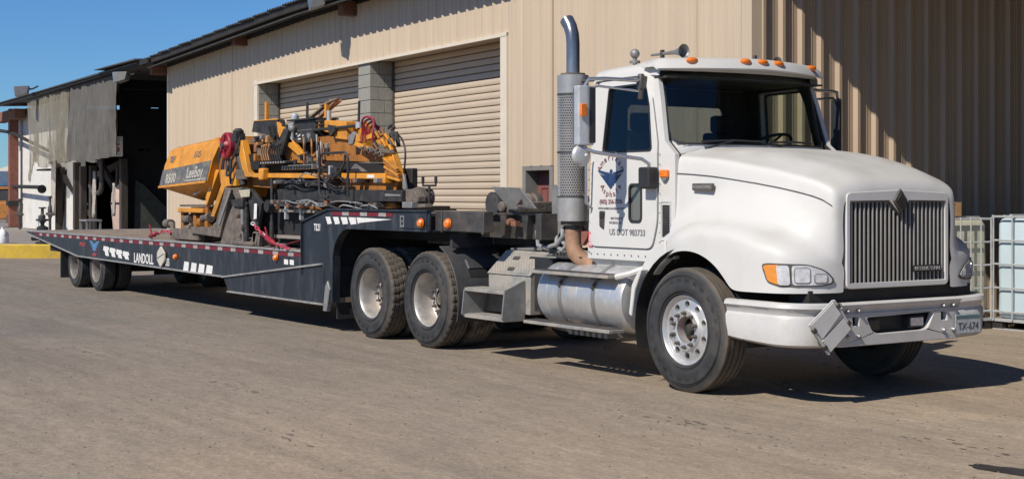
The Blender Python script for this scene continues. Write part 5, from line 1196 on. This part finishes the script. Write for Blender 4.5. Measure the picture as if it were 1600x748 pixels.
g=G(); g.tube([(-11.45,-1.0,1.70),(-11.42,-1.07,1.655),(-11.30,-1.07,1.665),(-11.28,-1.0,1.71)],.012,6); put('pull_handle',g,decalw,hbx)
g=G(); g.slab([(-10.60,1.83),(-10.25,2.47),(-9.9,2.36),(-10.1,1.90)],'y',-.9,.8); put('hopper_wing',g,yeld,pv)
# under the hopper: frame, engine bits
PB(-12.05,-10.75,-1.05,-.5,1.47,1.50,'cross_rail',grime); PB(-12.0,-11.0,-1.10,-1.04,1.38,1.45,'cross_rail',yel)
for x,z0,z1 in ((-11.95,1.0,1.40),(-11.45,1.02,1.36),(-11.0,1.05,1.46)): PB(x-.05,x+.05,-1.05,-.95,z0,z1,'upright',yeld)
for i,(x,y,z,r) in enumerate(((-11.75,-1.0,1.27,.07),(-11.35,-.95,1.22,.09),(-11.0,-1.02,1.30,.06),(-11.6,-1.05,1.12,.07),(-10.9,-.9,1.15,.09))):
    g=G(); g.tube([(x-.16,y,z),(x+.12,y,z+.03)],r,12); g.lathe([(0,0),(r*1.2,0),(r*1.2,.03),(0,.03)],(x+.1,y,z+.02),'x',12); put('hydraulic_motor',g,grime if i!=1 else yeld,pv)
PB(-11.9,-10.8,-.93,.6,1.05,1.46,'engine_block',darkfr); PB(-12.1,-11.0,-1.12,-.7,.965,1.05,'push_bar',grime,.02); PB(-12.05,-10.9,-1.2,-1.1,.98,1.14,'scraper_plate',grime,.01)
g=G(); g.tube(sm([(-12.5,-1.05,1.20),(-12.2,-1.1,1.18),(-12.1,-1.15,1.05)]),.04,8); g.lathe([(0,-.1),(.07,-.1),(.07,.1),(0,.1)],(-12.5,-1.05,1.2),'x',12); put('coupler',g,grime,pv)
stencil=mat('cream_stencil',(.42,.38,.27),.6,0,.4,25); dorange=mat('dusty_orange',(.40,.21,.09),.8,0,.3,14,bump=.5)
TAB=[('hopper_wing',yel,-1.100,-1.000,[(-10.91,2.36),(-10.47,2.47),(-10.2,2.41),(-10.26,2.32),(-10.77,2.32)]),
('recess_shade',blackc,-1.020,-0.960,[(-11.17,2.35),(-10.43,2.33),(-10.15,2.14),(-10.35,2.0),(-10.76,1.95),(-10.97,1.69),(-11.15,1.75)]),  # black sheet painted in for the darkness of the hose recess
('upright',yeld,-1.060,-1.010,[(-10.7,2.3),(-10.51,2.31),(-10.55,2.02),(-10.66,2.02)]),
('tilt_arm',yel,-1.100,-1.000,[(-10.48,2.01),(-10.39,1.98),(-10.56,1.81),(-10.85,1.47),(-10.88,1.61),(-10.61,1.93)]),
('tilt_arm',yel,-1.140,-1.020,[(-10.23,2.0),(-9.67,2.0),(-9.66,1.77),(-9.96,1.77),(-10.06,1.75),(-10.46,1.33),(-10.59,1.34),(-10.2,1.79)]),
('end_frame',grime,-1.240,-1.170,[(-9.82,1.75),(-9.61,1.72),(-10.02,1.05),(-10.87,1.08),(-11.11,1.09),(-11.11,1.18),(-10.2,1.19),(-9.88,1.63)]),
('frame_edge',grn,-1.255,-1.243,[(-9.66,1.7),(-9.59,1.69),(-9.99,1.22),(-10.05,1.24)]),
('end_gate',grime,-1.200,-1.120,[(-9.72,1.74),(-9.29,1.75),(-9.37,0.99),(-9.11,0.97),(-10.08,0.96),(-9.92,1.21),(-9.72,1.43),(-9.54,1.59)]),
('gate_flap',blkst,-1.220,-1.170,[(-9.25,1.75),(-8.95,1.72),(-8.62,1.54),(-8.75,1.2),(-8.86,1.23),(-8.99,1.33),(-9.06,1.63),(-9.36,1.72)]),
('reflector',decalw,-1.262,-1.252,[(-8.77,1.53),(-8.69,1.53),(-8.7,1.33),(-8.79,1.32)]),
('stencil_plate',stencil,-1.262,-1.252,[(-9.29,1.71),(-8.92,1.72),(-8.93,1.62),(-9.21,1.61)]),
('crank_housing',blkst,-1.240,-1.140,[(-9.6,1.58),(-9.24,1.59),(-9.07,1.54),(-9.09,1.46),(-9.58,1.5)]),
('crank_rod',grn,-1.270,-1.230,[(-9.21,1.45),(-9.15,1.45),(-9.13,0.99),(-9.19,0.99)]),
('crank_rod',blkst,-1.270,-1.230,[(-9.08,1.48),(-9.02,1.48),(-9.0,1.0),(-9.08,1.0)]),
('lower_link',grime,-1.250,-1.190,[(-8.81,1.16),(-8.72,1.15),(-8.79,0.98),(-8.95,0.99)]),
('lower_link',grime,-1.250,-1.190,[(-8.68,1.12),(-8.61,1.12),(-8.65,0.97),(-8.74,0.98)]),
('riser_arm',yel,-1.120,-1.020,[(-9.63,2.39),(-9.51,2.4),(-9.3,1.95),(-9.11,1.89),(-9.44,1.89),(-9.6,2.18)]),
('track_guard',blkst,-1.020,-0.900,[(-9.34,2.65),(-8.59,2.65),(-8.45,2.34),(-8.47,2.2),(-8.77,2.25),(-8.88,2.46),(-9.4,2.51)]),
('guard_rim',yel,-1.030,-1.010,[(-9.32,2.66),(-8.56,2.66),(-8.55,2.64),(-9.32,2.65)]),
('yellow_gusset',yel,-1.070,-1.020,[(-8.48,2.61),(-8.26,2.51),(-8.39,2.39),(-8.45,2.48)]),
('steel_arm',blkst,-1.120,-1.070,[(-8.15,2.51),(-8.0,2.49),(-8.22,2.16),(-8.42,2.19)]),
('valve_block',dorange,-1.100,-0.900,[(-9.03,2.46),(-8.71,2.43),(-8.71,2.34),(-9.06,2.37)]),
('lever_shade',blackc,-1.060,-1.010,[(-9.48,2.21),(-8.35,2.18),(-8.28,1.97),(-9.46,1.99)]),  # black sheet standing for the dark space under the levers
('diagonal_brace',yel,-1.070,-1.020,[(-8.26,2.43),(-8.07,2.39),(-7.68,2.17),(-7.82,2.15),(-8.26,2.33)]),
('side_plate',yeld,-1.000,-0.940,[(-8.51,2.34),(-7.97,2.23),(-7.83,2.05),(-8.48,2.08)]),
('lower_panel',yeld,-1.000,-0.950,[(-9.7,1.89),(-8.63,1.86),(-8.75,1.73),(-9.44,1.76)]),
('lower_panel',yeld,-1.020,-0.970,[(-8.88,1.57),(-8.59,1.57),(-8.59,1.45),(-8.78,1.44)]),
('hopper_side',yeld,-1.000,-0.920,[(-7.38,2.38),(-7.11,2.39),(-6.56,2.3),(-6.07,2.18),(-5.6,2.15),(-5.6,2.02),(-7.4,2.08)]),
('black_band',blackc,-1.025,-1.005,[(-7.81,2.06),(-7.41,2.07),(-5.58,2.01),(-5.61,1.9),(-7.81,1.94)]),
('band_patch',decald,-1.030,-1.020,[(-6.34,2.02),(-6.31,2.02),(-6.01,1.92),(-6.5,1.92)]),
('long_beam',yel,-1.120,-1.020,[(-9.15,1.94),(-5.1,1.89),(-5.1,1.82),(-9.15,1.88)]),
('beam_bracket',yel,-1.160,-1.060,[(-5.48,1.89),(-5.34,1.89),(-5.34,1.78),(-5.48,1.78)]),
('beam_label',decalw,-1.125,-1.115,[(-5.85,1.88),(-5.68,1.88),(-5.68,1.84),(-5.85,1.84)]),
('skirt_panel',yeld,-1.040,-0.920,[(-7.11,1.84),(-5.24,1.82),(-5.31,1.69),(-6.59,1.7),(-7.11,1.76)]),
('screed_beam',blkst,-1.150,-1.000,[(-8.29,1.72),(-4.97,1.7),(-4.97,1.57),(-8.26,1.57)]),
('beam_label',grn,-1.155,-1.145,[(-5.36,1.66),(-5.0,1.65),(-5.0,1.63),(-5.36,1.63)]),
('end_block',grn,-1.160,-1.020,[(-4.95,1.57),(-4.73,1.57),(-4.73,1.5),(-4.95,1.5)]),
('casting',yel,-1.100,-1.020,[(-6.0,2.33),(-5.63,2.39),(-5.52,2.34),(-5.61,2.32),(-5.91,2.29)]),
('casting',yel,-1.120,-1.040,[(-6.15,2.28),(-5.84,2.2),(-5.86,2.16),(-5.93,2.16),(-6.19,2.24)]),
('casting',yel,-1.130,-1.070,[(-5.66,2.27),(-5.47,2.3),(-5.45,2.21),(-5.55,2.23)]),
('casting',yel,-1.080,-1.000,[(-5.55,2.34),(-5.43,2.28),(-5.35,2.16),(-5.17,1.88),(-5.17,1.83),(-5.46,1.83),(-5.47,2.05),(-5.52,2.21)]),
('casting',yel,-1.110,-1.060,[(-6.15,2.36),(-6.03,2.39),(-6.05,2.27),(-6.17,2.28)]),
('tool_locker',yel,-1.000,-0.700,[(-7.39,2.59),(-6.63,2.54),(-6.6,2.38),(-6.78,2.36),(-7.39,2.47)]),
('tool_locker',yel,-1.040,-0.940,[(-6.75,2.55),(-6.55,2.53),(-6.51,2.31),(-6.85,2.34),(-6.87,2.49)]),
('hanging_bracket',blkst,-1.090,-1.050,[(-6.95,2.51),(-6.78,2.49),(-6.76,2.42),(-6.87,2.36),(-6.93,2.44)]),
('arm_plate',grn,-1.120,-1.070,[(-6.33,2.35),(-6.2,2.4),(-6.15,2.36),(-6.22,2.25),(-6.33,2.24)]),
('dark_casting',grime,-1.120,-1.040,[(-5.84,2.21),(-5.34,2.16),(-5.31,2.12),(-5.57,2.13),(-5.81,2.17)]),
('thin_post',grn,-1.100,-1.070,[(-5.05,1.88),(-5.02,1.87),(-4.97,1.71),(-5.05,1.71)]),
('roller_cover',grime,-1.100,-1.000,[(-5.03,1.71),(-4.82,1.71),(-4.69,1.63),(-4.69,1.57),(-5.03,1.57)]),
('foot_plate',grime,-1.080,-0.980,[(-4.87,1.54),(-4.59,1.55),(-4.58,1.51),(-4.87,1.5)]),
('auger_cover',yeld,-1.080,-1.020,[(-7.53,1.54),(-7.3,1.55),(-7.18,1.46),(-7.53,1.46)]),
('auger_cover',yeld,-1.080,-1.020,[(-6.12,1.55),(-5.26,1.56),(-5.22,1.5),(-6.12,1.48)]),
('arm_collar',grime,-1.150,-1.050,[(-9.65,2.0),(-9.46,1.99),(-9.37,1.86),(-9.65,1.86)])]
for nm,m,y0,y1,L in TAB: PS(L,y0,y1,nm,m,.006)
g=G(); g.lathe([(0,-.14),(.1,-.14),(.13,-.1),(.13,.05),(0,.1)],(-10.25,-.98,1.12),'y',14); put('roller',g,darkfr,pv)
PB(-9.45,-8.75,-1.3,-1.1,.962,1.02,'skid_shoe',grime,.02); PB(-9.3,-9.1,-1.29,-1.22,1.48,1.60,'pivot_block',blkst,.01); PB(-8.85,-8.68,-1.25,-1.1,.97,1.15,'pivot_block',grime)
for x,z in ((-9.28,1.36),(-9.12,1.22),(-9.2,1.1)): PB(x-.05,x+.05,-1.31,-1.25,z-.03,z+.03,'pivot_block',grime,.008)
# red hose reel and control post
g=G(); g.lathe([(0,-.05),(.06,-.07),(.09,-.03),(.165,-.05),(.19,-.03),(.19,.05),(0,.05)],(-10.06,-1.10,2.335),'y',28); rl=put('hose_reel',g,redh,pv)
g=G(); g.lathe([(0,-.10),(.035,-.10),(.045,-.06),(0,-.06)],(-10.06,-1.10,2.335),'y',12); put('reel_hub',g,darkst,rl)
for k in range(5):
    a=2*PI*k/5; g=G(); g.beam((-10.06+.05*math.cos(a),-1.165,2.335+.05*math.sin(a)),(-10.06+.17*math.cos(a),-1.155,2.335+.17*math.sin(a)),.02,.01); put('reel_spoke',g,redh,rl)
g=G(); g.tube(sm([(-9.50,-1.1,1.78),(-9.55,-1.1,2.0),(-9.66,-1.1,2.2),(-9.66,-1.1,2.42)]),.05,10); put('control_post',g,blkst,pv)
g=G(); g.box(-9.76,-9.62,-1.16,-1.02,2.38,2.50); g.lathe([(0,0),(.07,0),(.08,.05),(.04,.09),(0,.09)],(-9.72,-1.08,2.48),'z',12); put('post_head',g,blkst,pv)
for P_ in ([(-9.9,-1.15,2.0),(-9.75,-1.18,2.1),(-9.6,-1.16,2.25),(-9.55,-1.12,2.45)],[(-9.95,-1.15,2.05),(-9.85,-1.2,1.92),(-9.7,-1.2,1.95),(-9.62,-1.16,2.1)],[(-9.8,-1.16,1.8),(-9.72,-1.2,1.95),(-9.74,-1.18,2.15)]):
    g=G(); g.tube(sm(P_),.016,7); put('hose',g,hose,pv)
g=G(); g.tube(sm([(-10.35,-1.06,1.80),(-10.38,-1.08,2.2),(-10.25,-1.06,2.34),(-10.0,-1.04,2.36),(-9.85,-1.0,2.3)]),.03,8); put('hose',g,hose,pv)
for k in range(5): a=-10.30+k*.09; g=G(); g.tube(sm([(a,-1.08,1.80-.03*k),(a-.02,-1.10,2.0),(a+.03,-1.08,2.22+.02*k)]),.018,6); put('hydraulic_tube',g,(yeld,hose,rust,grime,yeld)[k],pv)
PB(-9.98,-9.84,-1.08,-.9,2.0,2.22,'valve_box',yeld); PB(-9.8,-9.1,-.6,.4,2.2,2.40,'cross_deck',yeld)
for i,(x,z,w_,h_,m) in enumerate(((-9.05,2.38,.12,.05,grime),(-8.98,2.28,.08,.12,rust),(-8.86,2.22,.10,.10,grime),(-8.95,2.42,.14,.03,blkst),(-9.0,2.15,.06,.10,yeld),(-8.8,2.42,.06,.06,grn),(-8.92,2.33,.05,.04,dorange))): PB(x-w_/2,x+w_/2,-1.16,-1.0,z-h_/2,z+h_/2,'valve_body',m,.006)
for i in range(9):
    x=-8.72+i*.07; g=G(); g.tube(sm([(x,-1.16,2.10),(x-.01,-1.18,2.2),(x+.03,-1.18,2.27+.01*(i%3))]),.011,6); g.sph((x+.035,-1.18,2.285+.01*(i%3)),.018,8); put('control_lever',g,dorange if i<4 else blkst,pv)
PB(-8.85,-8.05,-1.14,-.98,2.05,2.09,'lever_bank',blkst)
for i in range(10): PB(-8.82+i*.08,-8.795+i*.08,-1.155,-1.14,2.06,2.08,'lever_nut',galv,.003)
PB(-9.0,-8.0,-.95,.3,1.90,2.04,'platform',blkst); PB(-9.05,-7.1,-.9,-.1,1.66,1.98,'hopper_floor',darkfr); PB(-8.9,-5.15,-.92,-.84,1.5,1.95,'hopper_back',darkfr)
for i in range(5):
    g=G(); x=-8.78+i*.14; g.beam((x,-1.04,2.56),(x+.06,-1.04,2.42),.035,.03); g.beam((x+.06,-1.04,2.42),(x+.0,-1.04,2.40),.035,.03); put('guard_lug',g,blkst,pv)
PB(-9.02,-8.97,-1.0,-.95,2.45,2.90,'marker_pole',yel,.004)
g=G(); g.lathe([(0,0),(.05,0),(.055,.02),(.055,.11),(.03,.14),(0,.145)],(-8.02,-1.02,2.56),'z',14); put('beacon',g,galv,pv)
g=G(); g.tube([(-7.92,-.9,2.4),(-7.90,-.9,2.84)],.018,6); put('exhaust_pipe',g,blkst,pv)
g=G(); g.sph((-7.93,-1.1,2.50),.05,10); put('knob',g,grn,pv)
PB(-9.08,-8.98,-1.2,-1.1,1.86,2.0,'beam_bracket',yel,.02) if False else PB(-8.78,-8.64,-1.2,-1.1,1.84,2.0,'beam_bracket',yel,.02)
for i in range(10): x=-7.4+i*.22; g=G(); g.sph((x,-1.0,2.14),.013,6); put('bolt_head',g,darkst,pv)
PB(-8.95,-7.0,-.86,-.62,2.02,2.44,'engine_hood',yeld,.02); PB(-8.75,-8.1,-.93,-.86,2.08,2.40,'engine_block',blkst,.02); PB(-7.35,-6.45,-.86,-.66,2.05,2.50,'engine_hood',yel,.02)
for k in range(6): PB(-8.05+k*.16,-7.96+k*.16,-.93,-.86,2.04+.03*(k%2),2.34-.04*(k%3),'engine_part',(blkst,grime,darkst)[k%3],.01)
# control box on posts
cb=PB(-8.10,-7.38,-1.05,-.75,2.31,2.60,'control_box',blkst,.012)
PB(-8.12,-8.0,-1.07,-.9,2.32,2.57,'box_side',mat('pale_panel',(.33,.36,.35),.5,0,.15,9),.005,cb); PB(-8.13,-7.36,-1.09,-.72,2.598,2.62,'box_lid',blkst,.004,cb)
g=G(); g.box(-7.92,-7.45,-1.053,-1.050,2.47,2.476); put('box_seam',g,grn,cb)
for i,(x,z) in enumerate(((-7.90,2.43),(-7.84,2.40),(-7.80,2.41),(-7.70,2.40))): g=G(); g.lathe([(0,-.012),(.012,-.012),(.012,0),(0,0)],(x,-1.05,z),'y',8); put('dial',g,decalw,cb)
g=G(); g.slab([(-7.60,2.43),(-7.50,2.43),(-7.50,2.39),(-7.55,2.35),(-7.60,2.39)],'y',-1.054,-1.0505); put('box_label',g,grn,cb)
g=G(); g.slab([(-7.86,2.37),(-7.78,2.37),(-7.78,2.355),(-7.86,2.355)],'y',-1.054,-1.0505); put('box_label',g,decalw,cb)
for x in (-7.82,-7.62,-7.5): g=G(); g.tube(sm([(x,-.95,2.33),(x+.06,-1.0,2.15),(x+.14,-1.02,1.98)]),.018,8); put('box_post',g,blkst,pv)
for i in range(9):
    x=-7.75+random.random()*.6; z=2.05+random.random()*.25; g=G(); g.tube(sm([(x,-1.04,z+.1),(x+.05,-1.06,z),(x+.02,-1.04,z-.1),(x+.1,-1.04,z-.12)]),.014,6); put('engine_tube',g,(grn,blkst,rust,yeld)[i%4],pv)
for i in range(14):
    x=-8.1+random.random()*1.1; z=2.05+random.random()*.22; sz=.02+.03*random.random(); PB(x-sz,x+sz,-1.03,-.98,z-sz,z+sz,'engine_part',(grime,blkst,grn,yeld,blkst)[i%5],.006)
PB(-8.25,-7.35,-1.1,-1.0,1.97,2.03,'step_grate',grn,.004)
for i in range(11): PB(-8.22+i*.08,-8.17+i*.08,-1.12,-1.1,1.98,2.02,'grate_tooth',blkst,.002)
for a,b,m in (((-8.05,-.85,2.60),(-7.35,-.8,2.86),wood),((-7.95,-.80,2.58),(-7.28,-.75,2.84),mat('orange_board',(.42,.21,.12),.8,0,.3,9)),((-7.5,-.9,2.78),(-7.2,-.8,2.86),wood)): g=G(); g.beam(a,b,.07,.02); put('loose_board',g,m,pv)
PB(-7.42,-7.37,-.9,-.85,2.60,2.80,'marker_pole',yel,.004)
g=G(); g.tube([(-7.18,-.95,2.56),(-7.18,-.95,2.70)],.03,10); put('grease_cup',g,galv,pv)
for i in range(3): PB(-7.34,-7.20,-1.06,-.98,2.46+i*.05,2.485+i*.05,'louvre',blkst,.004)
g=G(); g.tube([(-7.4,-1.06,2.46),(-6.2,-1.06,2.47)],.018,8); put('tie_rod',g,blkst,pv)
g=G(); g.tube([(-6.18,-1.06,2.42),(-6.16,-1.06,2.76)],.016,8); put('sighting_rod',g,blkst,pv)
g=G(); g.lathe([(0,0),(.045,0),(.045,.07),(0,.07)],(-6.16,-1.06,2.44),'z',10); put('rod_clamp',g,galv,pv)
for i in range(5): g=G(); g.beam((-5.45+.02*i,-1.12,2.08-i*.055),(-5.12+.02*i,-1.12,1.93-i*.03),.04,.028); put('spring_leaf',g,yel if i%2==0 else yeld,pv)
for i in range(9): g=G(); g.lathe([(.018,-.012),(.034,-.008),(.034,.008),(.018,.012)],(-5.95+i*.065,-1.14,2.20-.012*i),'y' if i%2 else 'z',10); put('chain_link',g,grime,pv)
for k in range(6):
    g=G(); rr=.055+.018*k; g.tube([(-5.78+rr*1.15*math.cos(a),-1.0-.03*k+.02*math.sin(3*a+k),2.36+rr*1.35*math.sin(a)) for a in [R(-30+12*i) for i in range(21)]],.013,8); put('red_hose_loop',g,redh,pv)
for k,(x,z) in enumerate(((-5.50,2.44),(-5.42,2.42))): g=G(); g.tube([(x-.06,-1.0,z-.03),(x,-1.0,z)],.012,8); g.sph((x,-1,z),.022,8); put('hose_fitting',g,blkst,pv)
g=G(); g.tube(sm([(-5.35,-1.0,2.34),(-5.15,-1.05,2.28),(-5.02,-1.08,2.16),(-5.02,-1.08,2.02),(-5.10,-1.05,1.90)]),.011,8); put('hose',g,hose,pv)
g=G(); g.tube([(-5.28,-1.05,2.36),(-5.22,-1.05,2.20)],.025,8); g.sph((-5.28,-1.05,2.33),.03,8); put('junction',g,blkst,pv)
for i in range(10):
    x=-5.75+random.random()*.5; z=2.18+random.random()*.2; g=G(); g.tube(sm([(x,-1.12,z),(x+.05,-1.15,z+.04),(x+.1,-1.13,z-.03)]),.016,6); put('pipe_elbow',g,(yel,grime,rust,blkst)[i%4],pv)
# handrail loops
def loop(x0,x1,z0,z1,y,r,rr=.08,n=5):
    P=[]
    for cx,cz,a in ((x1-rr,z1-rr,0),(x0+rr,z1-rr,90),(x0+rr,z0+rr,180)):
        for k in range(n+1): t=R(a+90*k/n); P.append((cx+rr*math.cos(t),y,cz+rr*math.sin(t)))
    return [(x1,y,z0)]+P+[(x0+rr*2.5,y,z0)]
g=G(); g.tube(loop(-6.86,-6.10,1.62,2.15,-1.24,.02,.1),.016,8); put('handrail',g,blkst,pv)
g=G(); g.tube(sm([(-6.85,-1.22,1.90),(-6.6,-1.22,1.86),(-6.4,-1.22,1.9),(-6.28,-1.2,2.02),(-6.25,-1.2,2.12)]),.014,8); put('handrail',g,blkst,pv)
PB(-6.70,-6.66,-1.2,-1.15,1.80,2.0,'upright',galv,.004); PB(-6.66,-6.50,-1.2,-1.1,1.88,1.98,'meter_box',blkst)
g=G(); g.lathe([(0,-.12),(.10,-.12),(.12,-.06),(.10,.1),(0,.12)],(-4.85,-.95,1.62),'y',16); put('end_roller',g,grime,pv)
g=G(); g.tube([(-4.62,-1.0,1.50),(-4.62,-1.0,1.74)],.015,8); g.tube([(-4.76,-1.0,1.84),(-4.76,-1.0,1.75),(-4.48,-1.0,1.75),(-4.48,-1.0,1.84)],.012,8); g.tube([(-4.76,-1.0,1.78),(-4.76,-1.0,1.85)],.018,8); g.tube([(-4.48,-1.0,1.78),(-4.48,-1.0,1.85)],.018,8); put('steering_bar',g,blkst,pv)
random.seed(21)
def clut(x0,x1,z0,z1,n,rmin,rmax,ms,y=-1.17):
    for i in range(n):
        x=random.uniform(x0,x1-.3); z=random.uniform(z0,z1); L=random.uniform(.25,.8); yy=y-random.random()*.06; d=(z1-z0)*.6
        g=G(); g.tube(sm([(x,yy,z),(x+L*.3,yy-.02,min(z1,z+random.uniform(0,d))),(x+L*.65,yy,z+random.uniform(-d*.5,d*.5)),(x+L,yy+.02,max(z0,z+random.uniform(-d,0)))]),random.uniform(rmin,rmax),6); put('hose',g,random.choice(ms),pv)
clut(-8.2,-6.9,1.72,1.84,12,.007,.012,[hose,hoseg,hose]); clut(-7.6,-6.2,1.72,1.92,8,.006,.010,[hose,hoseg,hose]); clut(-8.2,-5.4,1.49,1.57,18,.006,.012,[hose,blkst,hoseg,grn])
for i in range(34):
    x=random.uniform(-8.4,-5.3); z=random.uniform(1.49,1.56) if i%3 else random.uniform(1.72,1.84); s=random.uniform(.015,.04)
    PB(x-s,x+s,-1.20-random.random()*.05,-1.05,z-s*.7,z+s*.7,'small_fitting',random.choice([grime,blkst,darkst,rust,grime,grn]),.006)
# paver legs between deck and screed, dark drum below
PB(-8.6,-7.3,-1.0,1.0,1.0,1.46,'track_frame',darkfr)
for i in range(14): PB(-11.0+i*.28,-10.78+i*.28,-.85,-.55,.953,1.0,'track_pad',blkst)
for z,x0,x1 in ((1.44,-8.5,-7.25),(1.10,-8.5,-7.3)): PB(x0,x1,-1.12,-1.0,z-.02,z+.02,'walk_plank',conc,.004)
g=G(); g.tube([(-8.38,-1.18,.98),(-8.38,-1.18,1.86)],.022,10); g.tube([(-8.38,-1.18,.98),(-8.38,-1.18,1.3)],.032,10); put('jack_leg',g,blkst,pv)
g=G(); g.lathe([(.0,-.05),(.08,-.05),(.08,.05),(0,.05)],(-8.40,-1.2,1.50),'y',12); put('jack_head',g,blkst,pv)
PB(-9.0,-7.3,.2,.9,.955,1.5,'track_frame',darkfr); PB(-11.8,-9.2,-.2,.8,1.0,1.9,'track_frame',darkfr)
for x in (-8.05,-7.6): PB(x-.02,x+.02,-1.15,-1.1,1.33,1.56,'hanger',galv,.003)
# tie-down chains with red binders
def chain(P,lab,binder,n):
    c_=Vector(P[0]); t=thing('chain_binder',lab,'chain',P[0],group='red chain binders holding the paver'); L=[Vector(p) for p in P]
    tot=sum((b-a).length for a,b in zip(L,L[1:])); k=0; 
    for a,b in zip(L,L[1:]):
        m_=max(1,int((b-a).length/.075)); d=(b-a).normalized()
        q=d.to_track_quat('X','Z').to_matrix().to_4x4()
        for i in range(m_):
            g=G(); el=[(.045*math.cos(w_),.022*math.sin(w_),0) for w_ in [2*PI*j/10 for j in range(11)]]
            M_=Matrix.Translation(a+d*(i+.5)*(b-a).length/m_)@q@Matrix.Rotation(PI/2*(k%2)+.4,4,'X'); g.tube([M_@Vector(p) for p in el],.009,5,cap=False); put('link',g,pinkc if k%5 else galv,t); k+=1
    a=Vector(binder[0]);b=Vector(binder[1]); g=G(); g.tube([a,a.lerp(b,.25),a.lerp(b,.3),a.lerp(b,.7),a.lerp(b,.75),b],.03,10,rs=[.015,.018,.036,.036,.018,.015]); g.tube([a.lerp(b,.4),a.lerp(b,.4)+Vector((-.05,-.03,.16))],.012,8); put('binder',g,redh,t)
    return t
chain([(-8.75,-1.30,1.28),(-8.45,-1.31,1.16),(-8.05,-1.31,1.03),(-7.60,-1.30,.965)],'red load binder chain running down right from the black end gate',((-8.35,-1.33,1.13),(-7.85,-1.33,.99)),20)
chain([(-12.75,-1.28,.98),(-12.45,-1.28,1.03),(-12.15,-1.26,1.10),(-11.95,-1.22,1.08)],'red load binder chain bunched left below the yellow hopper',((-12.7,-1.3,1.0),(-12.3,-1.3,1.07)),12)
st2=thing('ratchet_strap','thin red strap stretched across the deck just behind the goose neck','strap',(-7.4,-1.0,1.0)); g=G(); g.beam((-8.0,-1.2,1.0),(-7.24,-.9,1.18),.04,.006); put('webbing',g,redh,st2)
g=G(); g.box(-8.03,-7.95,-1.24,-1.16,.975,1.02); put('ratchet',g,galv,st2)

# ================================================================== TOTES
def tote(label,loc,rz,m,nb,H=1.30,W=1.0,D=1.2,back=False):
    t=thing('liquid_tote',label,'tote',loc,rz,local=True,group='liquid totes in cages against the end wall')
    g=G(); L=[]
    for z,k in ((.14,.90),(.17,.97),(.22,.985),(.5,.975),(.8,.985),(H-.10,.975),(H-.05,.93),(H-.03,.85)):
        L.append([(p[0]*k,p[1]*k,z) for p in rrect(-D/2+.03,D/2-.03,-W/2+.03,W/2-.03,.10,5)])
    V=g.grid(L,True); g.face(V[0]); g.face(V[-1]); b=put('bottle',g,m,t)
    g=G(); g.lathe([(0,.05),(.11,.05),(.11,0)],(0,0,H-.03),'z',18); put('cap',g,blkst,b)
    for k in range(5):
        z=.20+k*(H-.24)/4+.02; g=G(); P=rrect(-D/2,D/2,-W/2,W/2,.06,4); g.tube([(p[0],p[1],z) for p in P]+[(P[0][0],P[0][1],z)],.011 if 0<k<4 else .014,6); put('cage_ring',g,galv,t)
    for a in range(nb+1):
        s=-1+2*a/nb
        for x,y in ((s*(D/2-.05),-W/2-.012),(s*(D/2-.05),W/2+.012)): g=G(); g.tube([(x,y,.12),(x,y,H)],.010,6); put('cage_bar',g,galv,t)
        for x,y in ((-D/2-.012,s*(W/2-.05)),(D/2+.012,s*(W/2-.05))): g=G(); g.tube([(x,y,.12),(x,y,H)],.010,6); put('cage_bar',g,galv,t)
    g=G(); g.box(-D/2,D/2,-W/2,W/2,.10,.135); p_=put('pallet',g,galv,t)
    for x in (-D/2+.08,0,D/2-.08):
        for y in (-W/2+.08,0,W/2-.08): g=G(); g.box(x-.07,x+.07,y-.06,y+.06,0,.10); put('pallet_foot',g,blkst,p_)
    for y in (-W/2+.05,W/2-.05): g=G(); g.box(-D/2+.02,D/2-.02,y-.04,y+.04,.0,.012); put('pallet_rail',g,galv,p_)
    for x in (-.3,.3): g=G(); g.box(x-.02,x+.02,-W/2,W/2,H-.01,H+.012); put('top_bar',g,galv,t)
    g=G(); g.lathe([(0,-.10),(.05,-.10),(.05,0),(0,0)],(0,-W/2+.02,.22),'y',12); put('outlet_valve',g,blkst,t)
    return t
tote('caged tote with pale blue body, rightmost beside the end wall',(-1.82,6.22,0),TH+R(4),totem,4,1.40)
tote('cloudy white caged tote right behind the truck headlight',(-3.02,5.38,0),TH+R(-3),totew,5,1.37,.92,1.1)
tote('caged tote standing farthest back in the shaded bay, behind the pale blue one',(-2.3,8.2,0),TH+R(2),totem,4,1.35)
bx=thing('cardboard_box','small brown cardboard box on top of the cloudy tote by the grille','box',(-2.72,5.32,1.385),TH,local=True); g=G(); g.box(-.12,.12,-.08,.08,0,.17); put('carton',g,cardb,bx,bev=.003)
g=G(); g.box(-.12,.12,-.012,.012,.1702,.172); put('tape',g,wood,bx)
